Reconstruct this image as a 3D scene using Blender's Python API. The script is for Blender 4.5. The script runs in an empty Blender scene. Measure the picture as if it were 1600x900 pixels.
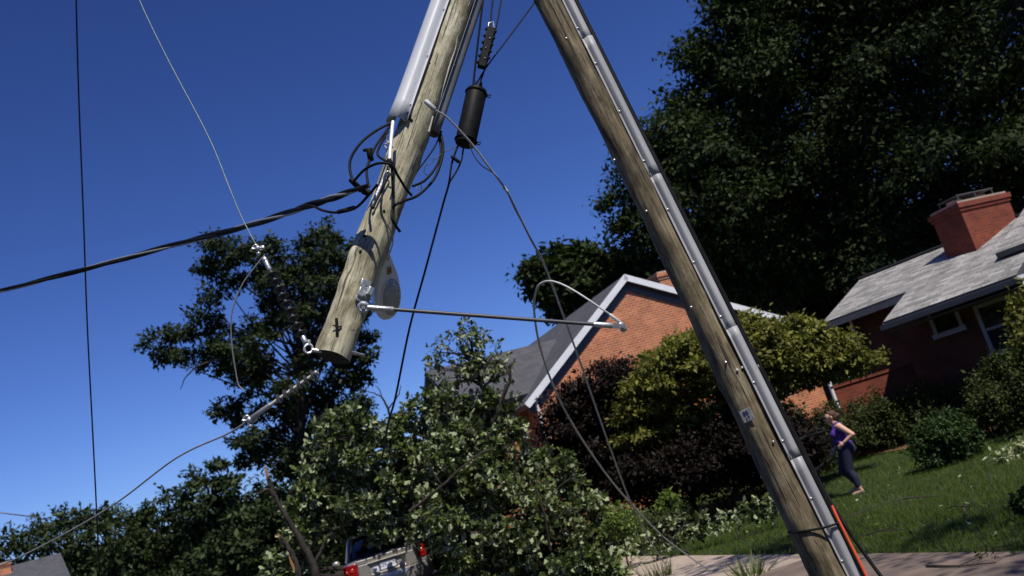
import bpy, bmesh, math, random
import numpy as np
from mathutils import Vector, Matrix

random.seed(7)
RNG = np.random.default_rng(11)
SC = bpy.context.scene
COL = SC.collection
R = math.radians

# ------------------------------------------------------------------ camera, sky, sun, exposure
FPX = 1555.6                      # focal length in pixels of a 1600 px wide frame
ROLL, PITCH = R(17.0), R(11.5)
CAM = Vector((0, 0, 1.75))
cr, sr, cp, sp = math.cos(ROLL), math.sin(ROLL), math.cos(PITCH), math.sin(PITCH)
RIGHT = Vector((cr, sr * sp, -sr * cp))
UP = Vector((sr, -cr * sp, cr * cp))
FWD = Vector((0, cp, sp))
cd = bpy.data.cameras.new('camera')
cam = bpy.data.objects.new('camera', cd)
COL.objects.link(cam)
M = Matrix.Identity(4)
for i in range(3):
    M[i][0], M[i][1], M[i][2], M[i][3] = RIGHT[i], UP[i], -FWD[i], CAM[i]
cam.matrix_world = M
cd.sensor_width = 36.0
cd.lens = 35.0
cd.clip_start = 0.05
cd.clip_end = 3000
cd.dof.use_dof = True
cd.dof.focus_distance = 6.3
cd.dof.aperture_fstop = 3.2
SC.camera = cam

SUN = Vector((0.26, -0.45, 0.855)).normalized()
w = bpy.data.worlds.new('World')
SC.world = w
w.use_nodes = True
wn, wl = w.node_tree.nodes, w.node_tree.links
bg = wn['Background']
sky = wn.new('ShaderNodeTexSky')
sky.sky_type = 'NISHITA'
sky.sun_disc = False
sky.sun_elevation = math.asin(SUN.z)
sky.sun_rotation = math.atan2(SUN.x, SUN.y)
sky.altitude = 200
sky.air_density = 1.0
sky.dust_density = 0.25
sky.ozone_density = 4.0
SKY = 0.085                       # deep polarised-looking blue: more contrast and saturation than the plain model
def wmul(src, col):
    n = wn.new('ShaderNodeMix'); n.data_type = 'RGBA'; n.blend_type = 'MULTIPLY'
    n.inputs[0].default_value = 1.0
    wl.new(src, n.inputs[6]); n.inputs[7].default_value = (*col, 1)
    return n.outputs[2]
lo_ = wmul(sky.outputs[0], (SKY, SKY, SKY))
gm = wn.new('ShaderNodeGamma')
gm.inputs['Gamma'].default_value = 1.5
wl.new(lo_, gm.inputs[0])
mn = wn.new('ShaderNodeMix'); mn.data_type = 'RGBA'; mn.blend_type = 'DARKEN'
mn.inputs[0].default_value = 1.0
wl.new(wmul(gm.outputs[0], (1.22 / SKY, 1.26 / SKY, 1.8 / SKY)), mn.inputs[6])
mn.inputs[7].default_value = (0.8 / SKY, 0.85 / SKY, 1.0 / SKY, 1)
wl.new(mn.outputs[2], bg.inputs[0])
bg.inputs[1].default_value = SKY
sl = bpy.data.lights.new('sun', 'SUN')
sl.energy = 4.8
sl.angle = R(0.53)
sl.color = (1.0, 0.955, 0.88)
so = bpy.data.objects.new('sun', sl)
COL.objects.link(so)
so.rotation_euler = SUN.to_track_quat('Z', 'Y').to_euler()
so.location = (20, -20, 40)
SC.view_settings.view_transform = 'Standard'
SC.view_settings.look = 'None'
SC.view_settings.exposure = 0.0
SC.view_settings.gamma = 1.0
SC.view_settings.use_curve_mapping = False
SC.cycles.max_bounces = 6
SC.cycles.transparent_max_bounces = 6

# ------------------------------------------------------------------ helpers
def ray(px, py):
    u, v = (px - 800) / FPX, (450 - py) / FPX
    return RIGHT * u + UP * v + FWD

def P(px, py, t):
    return CAM + ray(px, py) * t

def ss(a, b, x):
    k = np.clip((np.asarray(x, float) - a) / (b - a), 0, 1)
    return k * k * (3 - 2 * k)

NX, NY = 0.967, 0.255             # across the street; along it is (-NY, NX)
def cross_c(x, y):                # metres right of the lawn's edge
    return (np.asarray(x) - 3.6) * NX + (np.asarray(y) - 9.3) * NY

def street(c, s):                 # s metres along the street from (3.6, 9.3)
    return 3.6 + c * NX - s * NY, 9.3 + c * NY + s * NX

def gz(x, y):
    c = cross_c(x, y)
    z = 0.25 * ss(14, 20.5, y) * (1 - ss(-2.6, -1.2, c))
    z = z + 0.42 * ss(19, 30, y) * ss(0.5, 4, c)
    z = z + 0.05 * np.sin(np.asarray(x) * 0.7 + 1) * np.sin(np.asarray(y) * 0.5) * ss(0.3, 2.5, c)
    return z

def G(px, py):                    # where a pixel's ray meets the terrain
    d = ray(px, py)
    t = CAM.z / max(1e-4, -d.z)
    for _ in range(25):
        p = CAM + d * t
        t = (CAM.z - float(gz(p.x, p.y))) / max(1e-4, -d.z)
    return CAM + d * t

def hit_plane(px, py, p0, n):
    d = ray(px, py)
    return CAM + d * ((p0 - CAM).dot(n) / d.dot(n))

def tag(o, label=None, cat=None, group=None, kind=None):
    if label: o['label'] = label
    if cat: o['category'] = cat
    if group: o['group'] = group
    if kind: o['kind'] = kind
    return o

ZUP = Vector((0, 0, 1))
WORLD_M = {}
def empty(name, loc=(0, 0, 0), M=None, label=None, cat=None, group=None):
    o = bpy.data.objects.new(name, None)
    COL.objects.link(o)
    o.empty_display_size = 0.2
    m = M if M is not None else Matrix.Translation(Vector(loc))
    o.matrix_world = m
    WORLD_M[o.name] = m.copy()
    return tag(o, label, cat, group)

def loc(o, p):                    # world point into a thing's own frame
    return WORLD_M[o.name].inverted() @ Vector(p)

def catmull(pts, n=8):
    p = [np.array(q, float) for q in pts]
    p = [2 * p[0] - p[1]] + p + [2 * p[-1] - p[-2]]
    out = []
    for i in range(1, len(p) - 2):
        for k in range(n):
            t = k / n
            a, b, c, d = p[i - 1], p[i], p[i + 1], p[i + 2]
            out.append(0.5 * ((2 * b) + (c - a) * t + (2 * a - 5 * b + 4 * c - d) * t * t + (3 * b - a - 3 * c + d) * t ** 3))
    out.append(p[-2])
    return [Vector(q) for q in out]

class MB:
    def __init__(s):
        s.v, s.f, s.m = [], [], []
    def add(s, vs, fs, mi=0, M=None):
        b = len(s.v)
        for q in vs:
            s.v.append(tuple(M @ Vector(q)) if M is not None else tuple(q))
        for q in fs:
            s.f.append(tuple(b + i for i in q)); s.m.append(mi)
    def box(s, c, d, M=None, mi=0):
        x, y, z = c; a, b, h = d[0] / 2, d[1] / 2, d[2] / 2
        vs = [(x + i * a, y + j * b, z + k * h) for i in (-1, 1) for j in (-1, 1) for k in (-1, 1)]
        s.add(vs, [(0, 1, 3, 2), (4, 6, 7, 5), (0, 4, 5, 1), (2, 3, 7, 6), (0, 2, 6, 4), (1, 5, 7, 3)], mi, M)
    def tube(s, pts, r, n=8, mi=0, caps=True):
        pts = [Vector(p) for p in pts]
        if not hasattr(r, '__len__'): r = [r] * len(pts)
        vs, fs = [], []
        prev = None
        for i, p in enumerate(pts):
            d = (pts[min(i + 1, len(pts) - 1)] - pts[max(i - 1, 0)])
            d = d.normalized() if d.length > 1e-9 else Vector((0, 0, 1))
            if prev is None:
                a = Vector((0, 0, 1)) if abs(d.z) < 0.9 else Vector((1, 0, 0))
                x = d.cross(a).normalized()
            else:
                x = (prev - d * prev.dot(d))
                x = x.normalized() if x.length > 1e-6 else d.orthogonal().normalized()
            prev = x
            y = d.cross(x)
            for k in range(n):
                t = 2 * math.pi * k / n
                vs.append(p + (x * math.cos(t) + y * math.sin(t)) * r[i])
        for i in range(len(pts) - 1):
            for k in range(n):
                k2 = (k + 1) % n
                fs.append((i * n + k, i * n + k2, (i + 1) * n + k2, (i + 1) * n + k))
        if caps:
            fs.append(tuple(range(n - 1, -1, -1)))
            fs.append(tuple((len(pts) - 1) * n + k for k in range(n)))
        s.add(vs, fs, mi)
    def lathe(s, prof, n=20, M=None, mi=0, caps=True):
        vs, fs = [], []
        for r, z in prof:
            for k in range(n):
                t = 2 * math.pi * k / n
                vs.append((r * math.cos(t), r * math.sin(t), z))
        for i in range(len(prof) - 1):
            for k in range(n):
                k2 = (k + 1) % n
                fs.append((i * n + k, i * n + k2, (i + 1) * n + k2, (i + 1) * n + k))
        if caps:
            fs.append(tuple(range(n - 1, -1, -1)))
            fs.append(tuple((len(prof) - 1) * n + k for k in range(n)))
        s.add(vs, fs, mi, M)
    def ball(s, c, r, n=14, M=None, mi=0):
        if not hasattr(r, '__len__'): r = (r, r, r)
        T = Matrix.Translation(Vector(c)) @ (M if M is not None else Matrix.Identity(4)) @ Matrix.Diagonal((r[0], r[1], r[2], 1))
        m = n // 2
        prof = [(max(1e-3, math.sin(math.pi * i / m)), -math.cos(math.pi * i / m)) for i in range(m + 1)]
        s.lathe(prof, n, T, mi)
    def cap(s, a, b, ra, rb, n=14):
        a, b = Vector(a), Vector(b)
        s.tube([a + (b - a) * k / 6 for k in range(7)], [ra + (rb - ra) * k / 6 for k in range(7)], n)
        s.ball(a, ra, n); s.ball(b, rb, n)
    def prism(s, poly, off, mi=0, M=None):    # closed slab: polygon (3-D points) and its copy moved by off
        n = len(poly)
        a = [Vector(p) for p in poly]; o = Vector(off)
        nn = (a[1] - a[0]).cross(a[2] - a[0])
        if nn.dot(o) > 0: a.reverse()
        vs = a + [p + o for p in a]
        fs = [tuple(range(n)), tuple(range(2 * n - 1, n - 1, -1))]
        for i in range(n):
            j = (i + 1) % n
            fs.append((j, i, n + i, n + j))
        s.add(vs, fs, mi, M)
    def build(s, name, mats, parent=None, smooth=40, uv=False):
        me = bpy.data.meshes.new(name)
        me.from_pydata(s.v, [], s.f)
        for m in (mats if isinstance(mats, (list, tuple)) else [mats]):
            me.materials.append(m)
        me.polygons.foreach_set('material_index', s.m)
        if smooth:
            me.polygons.foreach_set('use_smooth', [True] * len(s.f))
            me.set_sharp_from_angle(angle=R(smooth))
        if uv:
            L = me.uv_layers.new(name='UVMap')
            for pl in me.polygons:
                n = pl.normal
                t = Vector((0, 0, 1)).cross(n)
                t = t.normalized() if t.length > 0.05 else Vector((1, 0, 0))
                b = n.cross(t)
                for li in pl.loop_indices:
                    c = me.vertices[me.loops[li].vertex_index].co
                    L.data[li].uv = (c.dot(t), c.dot(b))
        me.update()
        o = bpy.data.objects.new(name, me)
        COL.objects.link(o)
        if parent is not None: o.parent = parent
        return o

def bevel(o, w, seg=2):
    m = o.modifiers.new('bevel', 'BEVEL'); m.width = w; m.segments = seg; m.limit_method = 'ANGLE'; m.angle_limit = R(40)
    return o

# ------------------------------------------------------------------ materials
def nodes(name):
    m = bpy.data.materials.new(name)
    m.use_nodes = True
    return m, m.node_tree.nodes, m.node_tree.links, m.node_tree.nodes['Principled BSDF']

def ramp(N, pts):
    r = N.new('ShaderNodeValToRGB')
    e = r.color_ramp.elements
    while len(e) < len(pts): e.new(0.5)
    for i, (p, c) in enumerate(pts):
        e[i].position = p
        e[i].color = (c[0], c[1], c[2], 1)
    return r

def simple(name, c1, c2=None, scale=8.0, rough=0.6, metal=0.0, bump=0.0, bscale=None, coat=0.0, stretch=None):
    m, N, L, b = nodes(name)
    b.inputs['Roughness'].default_value = rough
    b.inputs['Metallic'].default_value = metal
    b.inputs['Coat Weight'].default_value = coat
    if c2 is None:
        c2 = tuple(x * 0.8 for x in c1)
    tc = N.new('ShaderNodeTexCoord')
    mp = N.new('ShaderNodeMapping')
    if stretch: mp.inputs['Scale'].default_value = stretch
    L.new(tc.outputs['Object'], mp.inputs[0])
    n = N.new('ShaderNodeTexNoise')
    n.inputs['Scale'].default_value = scale; n.inputs['Detail'].default_value = 6
    L.new(mp.outputs[0], n.inputs['Vector'])
    r = ramp(N, [(0.3, c1), (0.7, c2)])
    L.new(n.outputs[0], r.inputs[0]); L.new(r.outputs[0], b.inputs['Base Color'])
    if bump:
        n2 = N.new('ShaderNodeTexNoise')
        n2.inputs['Scale'].default_value = bscale or scale * 4; n2.inputs['Detail'].default_value = 8
        L.new(mp.outputs[0], n2.inputs['Vector'])
        bp = N.new('ShaderNodeBump'); bp.inputs['Strength'].default_value = bump; bp.inputs['Distance'].default_value = 0.02
        L.new(n2.outputs[0], bp.inputs['Height']); L.new(bp.outputs[0], b.inputs['Normal'])
    return m

def wood(name, cols, knot=0.5):
    m, N, L, b = nodes(name)
    b.inputs['Roughness'].default_value = 0.85
    tc = N.new('ShaderNodeTexCoord')
    def noise(sc, scale, det=6):
        mp = N.new('ShaderNodeMapping'); mp.inputs['Scale'].default_value = sc
        L.new(tc.outputs['Object'], mp.inputs[0])
        n = N.new('ShaderNodeTexNoise'); n.inputs['Scale'].default_value = scale; n.inputs['Detail'].default_value = det
        n.inputs['Roughness'].default_value = 0.65
        L.new(mp.outputs[0], n.inputs['Vector'])
        return n
    grain = noise((1, 1, 0.05), 55)
    patch = noise((1, 1, 0.35), 6, 4)
    fine = noise((1, 1, 0.03), 150, 3)
    r = ramp(N, [(0.36, cols[0]), (0.5, cols[1]), (0.64, cols[2])])
    add = N.new('ShaderNodeMath'); add.operation = 'ADD'
    mul = N.new('ShaderNodeMath'); mul.operation = 'MULTIPLY'; mul.inputs[1].default_value = 0.5
    L.new(grain.outputs[0], add.inputs[0]); L.new(patch.outputs[0], add.inputs[1])
    L.new(add.outputs[0], mul.inputs[0]); L.new(mul.outputs[0], r.inputs[0])
    # long drying cracks
    cr_ = ramp(N, [(0.36, (0.25, 0.22, 0.2)), (0.42, (1, 1, 1))])
    L.new(fine.outputs[0], cr_.inputs[0])
    mx = N.new('ShaderNodeMix'); mx.data_type = 'RGBA'; mx.blend_type = 'MULTIPLY'; mx.inputs[0].default_value = 0.75
    L.new(r.outputs[0], mx.inputs[6]); L.new(cr_.outputs[0], mx.inputs[7])
    deep = noise((1, 1, 0.018), 48, 2)
    dc = ramp(N, [(0.335, (0.08, 0.065, 0.05)), (0.365, (1, 1, 1))])
    L.new(deep.outputs[0], dc.inputs[0])
    stain = noise((1, 1, 0.5), 9, 5)
    sr_ = ramp(N, [(0.38, (0.42, 0.40, 0.33)), (0.56, (1, 1, 1))])
    L.new(stain.outputs[0], sr_.inputs[0])
    for o_ in (dc, sr_):
        m3 = N.new('ShaderNodeMix'); m3.data_type = 'RGBA'; m3.blend_type = 'MULTIPLY'; m3.inputs[0].default_value = 0.85
        L.new(mx.outputs[2], m3.inputs[6]); L.new(o_.outputs[0], m3.inputs[7])
        mx = m3
    # knots
    mp = N.new('ShaderNodeMapping'); mp.inputs['Scale'].default_value = (1, 1, 0.6)
    L.new(tc.outputs['Object'], mp.inputs[0])
    vo = N.new('ShaderNodeTexVoronoi'); vo.inputs['Scale'].default_value = 7
    L.new(mp.outputs[0], vo.inputs['Vector'])
    kr = ramp(N, [(0.06, (0.22, 0.17, 0.12)), (0.16, (1, 1, 1))])
    L.new(vo.outputs['Distance'], kr.inputs[0])
    mx2 = N.new('ShaderNodeMix'); mx2.data_type = 'RGBA'; mx2.blend_type = 'MULTIPLY'; mx2.inputs[0].default_value = knot
    L.new(mx.outputs[2], mx2.inputs[6]); L.new(kr.outputs[0], mx2.inputs[7])
    L.new(mx2.outputs[2], b.inputs['Base Color'])
    bp = N.new('ShaderNodeBump'); bp.inputs['Strength'].default_value = 0.7; bp.inputs['Distance'].default_value = 0.012
    L.new(mx2.outputs[2], bp.inputs['Height']); L.new(bp.outputs[0], b.inputs['Normal'])
    return m

def brick(name, c1, c2, mortar, bw=0.21, bh=0.071, off=0.5, mort=0.012, rough=0.9, bump=0.5, blotch=0.35):
    m, N, L, b = nodes(name)
    b.inputs['Roughness'].default_value = rough
    tc = N.new('ShaderNodeTexCoord')
    br = N.new('ShaderNodeTexBrick')
    br.inputs['Scale'].default_value = 1
    br.inputs['Brick Width'].default_value = bw; br.inputs['Row Height'].default_value = bh
    br.inputs['Mortar Size'].default_value = mort; br.offset = off
    br.inputs['Color1'].default_value = (*c1, 1); br.inputs['Color2'].default_value = (*c2, 1)
    br.inputs['Mortar'].default_value = (*mortar, 1)
    L.new(tc.outputs['UV'], br.inputs['Vector'])
    n = N.new('ShaderNodeTexNoise'); n.inputs['Scale'].default_value = 2.2; n.inputs['Detail'].default_value = 7
    L.new(tc.outputs['UV'], n.inputs['Vector'])
    rr = ramp(N, [(0.3, (0.55, 0.55, 0.55)), (0.7, (1.15, 1.12, 1.1))])
    L.new(n.outputs[0], rr.inputs[0])
    mx = N.new('ShaderNodeMix'); mx.data_type = 'RGBA'; mx.blend_type = 'MULTIPLY'; mx.inputs[0].default_value = blotch * 2
    L.new(br.outputs[0], mx.inputs[6]); L.new(rr.outputs[0], mx.inputs[7])
    L.new(mx.outputs[2], b.inputs['Base Color'])
    bp = N.new('ShaderNodeBump'); bp.inputs['Strength'].default_value = bump; bp.inputs['Distance'].default_value = 0.01; bp.invert = True
    L.new(br.outputs['Fac'], bp.inputs['Height']); L.new(bp.outputs[0], b.inputs['Normal'])
    return m

def leaf(name, dark, light, back=None, gloss=0.6, spec=0.12, trans=0.22, tcol=None):
    m, N, L, b = nodes(name)
    b.inputs['Roughness'].default_value = gloss
    b.inputs['Specular IOR Level'].default_value = spec
    ge = N.new('ShaderNodeNewGeometry')
    r = ramp(N, [(0.0, dark), (0.75, light), (1.0, tuple(min(1, x * 1.35) for x in light))])
    L.new(ge.outputs['Random Per Island'], r.inputs[0])
    src = r.outputs[0]
    if back:
        mx = N.new('ShaderNodeMix'); mx.data_type = 'RGBA'
        L.new(ge.outputs['Backfacing'], mx.inputs[0]); L.new(src, mx.inputs[6])
        mx.inputs[7].default_value = (*back, 1)
        src = mx.outputs[2]
    L.new(src, b.inputs['Base Color'])
    tr = N.new('ShaderNodeBsdfTranslucent')
    tr.inputs[0].default_value = (*(tcol or (light[0] * 1.3, light[1] * 1.6, light[2] * 0.7)), 1)
    ms = N.new('ShaderNodeMixShader'); ms.inputs[0].default_value = trans
    L.new(b.outputs[0], ms.inputs[1]); L.new(tr.outputs[0], ms.inputs[2])
    L.new(ms.outputs[0], N['Material Output'].inputs[0])
    return m

MT = {}
MT['wood_light'] = wood('weathered_pole_wood', [(0.21, 0.185, 0.12), (0.475, 0.44, 0.30), (0.66, 0.615, 0.46)])
MT['wood_dark'] = wood('old_pole_wood', [(0.05, 0.036, 0.02), (0.185, 0.145, 0.08), (0.36, 0.31, 0.20)])
MT['split'] = simple('fresh_split_wood', (0.62, 0.33, 0.14), (0.4, 0.2, 0.08), 30, 0.8, bump=0.6, stretch=(1, 1, 0.2))
MT['cut'] = simple('dark_sawn_end', (0.02, 0.014, 0.009), (0.04, 0.03, 0.02), 40, 0.9, bump=0.5)
MT['guard'] = simple('grey_guard_plastic', (0.25, 0.25, 0.26), (0.43, 0.43, 0.43), 7, 0.5, 0.0, 0.12, 60, stretch=(1, 1, 0.15))
MT['guard_light'] = simple('pale_guard_plastic', (0.46, 0.47, 0.50), (0.60, 0.61, 0.63), 7, 0.45, 0.0, 0.12, 60, stretch=(1, 1, 0.15))
MT['guard_shaded'] = simple('shaded_guard_plastic', (0.10, 0.105, 0.115), (0.17, 0.175, 0.185), 5, 0.4)  # right-hand guard on the hanging pole, its shade put into the colour
MT['galv'] = simple('galvanised_steel', (0.42, 0.44, 0.46), (0.62, 0.63, 0.64), 30, 0.42, 0.75, 0.15, 80)
MT['wire'] = simple('steel_strand', (0.30, 0.295, 0.28), (0.45, 0.44, 0.42), 40, 0.5, 0.5)
MT['strand'] = simple('weathered_strand', (0.42, 0.42, 0.42), (0.6, 0.6, 0.59), 40, 0.6, 0.1)
MT['dkwire'] = simple('dull_strand', (0.10, 0.105, 0.11), (0.2, 0.2, 0.2), 40, 0.5, 0.4)
MT['green_wire'] = simple('patinated_copper_wire', (0.12, 0.17, 0.13), (0.2, 0.25, 0.2), 30, 0.5, 0.4)
MT['black'] = simple('black_rubber', (0.006, 0.006, 0.0065), (0.014, 0.014, 0.014), 20, 0.55)
MT['black'].node_tree.nodes['Principled BSDF'].inputs['Specular IOR Level'].default_value = 0.12
MT['rod'] = simple('fibreglass_rod', (0.04, 0.042, 0.046), (0.075, 0.078, 0.084), 10, 0.45)
MT['shed'] = simple('grey_polymer', (0.025, 0.027, 0.03), (0.05, 0.052, 0.056), 20, 0.5)
MT['housing'] = simple('lamp_housing_paint', (0.82, 0.81, 0.80), (0.88, 0.87, 0.86), 9, 0.4, 0.2, 0.05)
MT['white'] = simple('white_trim_paint', (0.70, 0.71, 0.72), (0.80, 0.80, 0.79), 3, 0.55, bump=0.05)
MT['soffit'] = simple('grey_soffit_paint', (0.30, 0.31, 0.33), (0.36, 0.37, 0.38), 3, 0.6)
MT['dk_shade_paint'] = simple('dark_grey_shade_paint', (0.075, 0.078, 0.085), (0.10, 0.103, 0.11), 3, 0.6)  # eave trim's shade is put into this colour; chimney cap is dark itself
MT['orange'] = simple('orange_duct', (0.75, 0.10, 0.035), (0.62, 0.08, 0.03), 12, 0.4)
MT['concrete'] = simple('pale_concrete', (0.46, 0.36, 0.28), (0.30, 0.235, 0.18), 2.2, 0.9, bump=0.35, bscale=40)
MT['stained_shaded'] = simple('stained_shaded_concrete', (0.20, 0.145, 0.11), (0.10, 0.075, 0.06), 2.6, 0.9, bump=0.4, bscale=30)  # dirt and the near slabs' partial shade, both put into the colour
MT['asphalt'] = simple('asphalt', (0.045, 0.045, 0.047), (0.065, 0.064, 0.062), 30, 0.9, bump=0.5, bscale=200)
MT['mulch'] = simple('reddish_mulch', (0.20, 0.085, 0.045), (0.11, 0.055, 0.03), 14, 0.95, bump=0.8, bscale=60)
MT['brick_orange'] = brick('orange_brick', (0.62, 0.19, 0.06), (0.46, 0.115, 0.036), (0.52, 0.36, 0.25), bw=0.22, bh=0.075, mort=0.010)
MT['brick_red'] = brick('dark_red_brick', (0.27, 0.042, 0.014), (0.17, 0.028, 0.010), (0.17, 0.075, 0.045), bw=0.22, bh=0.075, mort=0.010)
MT['brick_shaded'] = brick('shaded_red_brick', (0.100, 0.034, 0.017), (0.068, 0.025, 0.013), (0.11, 0.055, 0.035), bw=0.22, bh=0.075, mort=0.010)  # house wall brick, its eave shade darkened into the base colour
MT['shingle_dark'] = brick('charcoal_shingle', (0.085, 0.085, 0.095), (0.068, 0.068, 0.075), (0.05, 0.05, 0.055), 0.33, 0.14, 0.5, 0.008, 0.9, 0.3)
MT['shingle_pale'] = brick('pale_grey_shingle', (0.42, 0.405, 0.38), (0.19, 0.185, 0.175), (0.13, 0.125, 0.12), 0.42, 0.15, 0.37, 0.010, 0.9, 0.4, 0.45)
MT['bark'] = simple('tree_bark', (0.022, 0.017, 0.013), (0.055, 0.043, 0.033), 14, 0.95, bump=0.8, bscale=30, stretch=(1, 1, 0.3))
MT['glass'] = simple('dark_window_glass', (0.012, 0.016, 0.022), (0.02, 0.025, 0.03), 2, 0.06)
MT['carpaint'] = simple('champagne_car_paint', (0.40, 0.37, 0.335), (0.41, 0.38, 0.345), 2, 0.3, 0.55, coat=0.6)
MT['carglass'] = simple('car_glass', (0.012, 0.016, 0.018), (0.02, 0.025, 0.028), 2, 0.12)
MT['redlens'] = simple('red_lens', (0.36, 0.008, 0.010), (0.16, 0.004, 0.005), 45, 0.15, coat=0.5)
MT['chrome'] = simple('chrome', (0.75, 0.75, 0.76), (0.8, 0.8, 0.8), 2, 0.15, 1.0)
MT['plate'] = simple('plate_white', (0.78, 0.80, 0.86), (0.72, 0.75, 0.82), 5, 0.4)
MT['tag'] = simple('weathered_tag', (0.34, 0.35, 0.37), (0.22, 0.22, 0.23), 30, 0.5)
MT['ink'] = simple('dark_blue_ink', (0.03, 0.04, 0.10), (0.02, 0.03, 0.08), 5, 0.6)
MT['skin'] = simple('skin', (0.68, 0.39, 0.28), (0.60, 0.33, 0.23), 10, 0.5)
MT['purple'] = simple('purple_jersey', (0.075, 0.022, 0.23), (0.05, 0.014, 0.17), 25, 0.75, bump=0.15, bscale=50)
MT['navy'] = simple('navy_knit', (0.022, 0.022, 0.055), (0.014, 0.014, 0.038), 25, 0.8, bump=0.15, bscale=50)
MT['hair'] = simple('auburn_hair', (0.06, 0.022, 0.012), (0.11, 0.04, 0.02), 60, 0.5, bump=0.6, bscale=120)
MT['stonewhite'] = simple('off_white', (0.6, 0.58, 0.54), (0.5, 0.48, 0.44), 8, 0.7)
# leaves
MT['oak_leaf'] = leaf('dark_oak_leaf', (0.010, 0.017, 0.005), (0.038, 0.053, 0.015), trans=0.15)
MT['oak_leaf2'] = leaf('deep_oak_leaf', (0.009, 0.014, 0.005), (0.030, 0.042, 0.013), trans=0.13)
MT['locust_leaf'] = leaf('locust_leaf', (0.014, 0.022, 0.009), (0.042, 0.056, 0.022), trans=0.15)
MT['fallen_leaf'] = leaf('fallen_oak_leaf', (0.014, 0.026, 0.005), (0.080, 0.106, 0.026), back=(0.33, 0.37, 0.21), trans=0.1)
MT['wood_leaf'] = leaf('far_wood_leaf', (0.018, 0.028, 0.010), (0.048, 0.066, 0.024), trans=0.12)
MT['maple_leaf'] = leaf('yellow_green_leaf', (0.056, 0.060, 0.013), (0.185, 0.178, 0.042), trans=0.2)
MT['purple_leaf'] = leaf('purple_maple_leaf', (0.006, 0.005, 0.004), (0.016, 0.011, 0.008), trans=0.06, tcol=(0.05, 0.012, 0.01))
MT['hedge_leaf'] = leaf('hedge_leaf', (0.014, 0.026, 0.008), (0.06, 0.075, 0.022), trans=0.15)
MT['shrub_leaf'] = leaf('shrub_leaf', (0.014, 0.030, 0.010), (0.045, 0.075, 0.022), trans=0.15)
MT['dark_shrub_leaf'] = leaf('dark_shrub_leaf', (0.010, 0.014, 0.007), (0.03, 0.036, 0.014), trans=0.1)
MT['varieg_leaf'] = leaf('variegated_leaf', (0.10, 0.14, 0.06), (0.42, 0.44, 0.26), trans=0.15)
MT['weed_leaf'] = leaf('weed_leaf', (0.05, 0.09, 0.02), (0.16, 0.21, 0.05), trans=0.25)
MT['grass_blade'] = leaf('grass_blade', (0.036, 0.058, 0.009), (0.095, 0.136, 0.023), gloss=0.8, spec=0.05, trans=0.2)
MT['straw'] = leaf('tall_grass_blade', (0.06, 0.085, 0.025), (0.20, 0.22, 0.09), gloss=0.6, trans=0.2)

def ground_mat():
    m, N, L, b = nodes('lawn_soil')
    b.inputs['Roughness'].default_value = 0.95
    ge = N.new('ShaderNodeNewGeometry')
    n1 = N.new('ShaderNodeTexNoise'); n1.inputs['Scale'].default_value = 0.9; n1.inputs['Detail'].default_value = 8
    n2 = N.new('ShaderNodeTexNoise'); n2.inputs['Scale'].default_value = 22; n2.inputs['Detail'].default_value = 6
    L.new(ge.outputs['Position'], n1.inputs['Vector']); L.new(ge.outputs['Position'], n2.inputs['Vector'])
    r1 = ramp(N, [(0.3, (0.020, 0.034, 0.010)), (0.55, (0.034, 0.056, 0.015)), (0.75, (0.060, 0.066, 0.024))])
    r2 = ramp(N, [(0.3, (0.5, 0.5, 0.5)), (0.7, (1.3, 1.3, 1.3))])
    L.new(n1.outputs[0], r1.inputs[0]); L.new(n2.outputs[0], r2.inputs[0])
    mx = N.new('ShaderNodeMix'); mx.data_type = 'RGBA'; mx.blend_type = 'MULTIPLY'; mx.inputs[0].default_value = 1
    L.new(r1.outputs[0], mx.inputs[6]); L.new(r2.outputs[0], mx.inputs[7]); L.new(mx.outputs[2], b.inputs['Base Color'])
    bp = N.new('ShaderNodeBump'); bp.inputs['Strength'].default_value = 0.9; bp.inputs['Distance'].default_value = 0.04
    L.new(n2.outputs[0], bp.inputs['Height']); L.new(bp.outputs[0], b.inputs['Normal'])
    return m
MT['ground'] = ground_mat()

# ------------------------------------------------------------------ setting: ground, road, kerb, pavement
def axis(lims):
    out = []
    for a, b, st in lims:
        out += list(np.arange(a, b, st))
    return out + [lims[-1][1]]
gx = axis([(-900, -100, 100), (-100, -30, 14), (-30, 30, 0.8), (30, 100, 14), (100, 900, 100)])
gy = axis([(-300, -30, 45), (-30, 0, 6), (0, 45, 0.8), (45, 120, 15), (120, 1500, 140)])
mb = MB()
X, Y = np.meshgrid(gx, gy)
Z = gz(X, Y)
c_ = cross_c(X, Y)
Z = Z - 0.14 * (1 - ss(-3.6, -2.7, c_))       # the street lies a kerb's height lower
mb.v = [tuple(q) for q in np.stack([X.ravel(), Y.ravel(), Z.ravel()], 1)]
nx_, ny_ = len(gx), len(gy)
for j in range(ny_ - 1):
    for i in range(nx_ - 1):
        a = j * nx_ + i
        mb.f.append((a, a + 1, a + nx_ + 1, a + nx_)); mb.m.append(0)
tag(mb.build('ground', MT['ground'], smooth=60), kind='structure')

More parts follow.
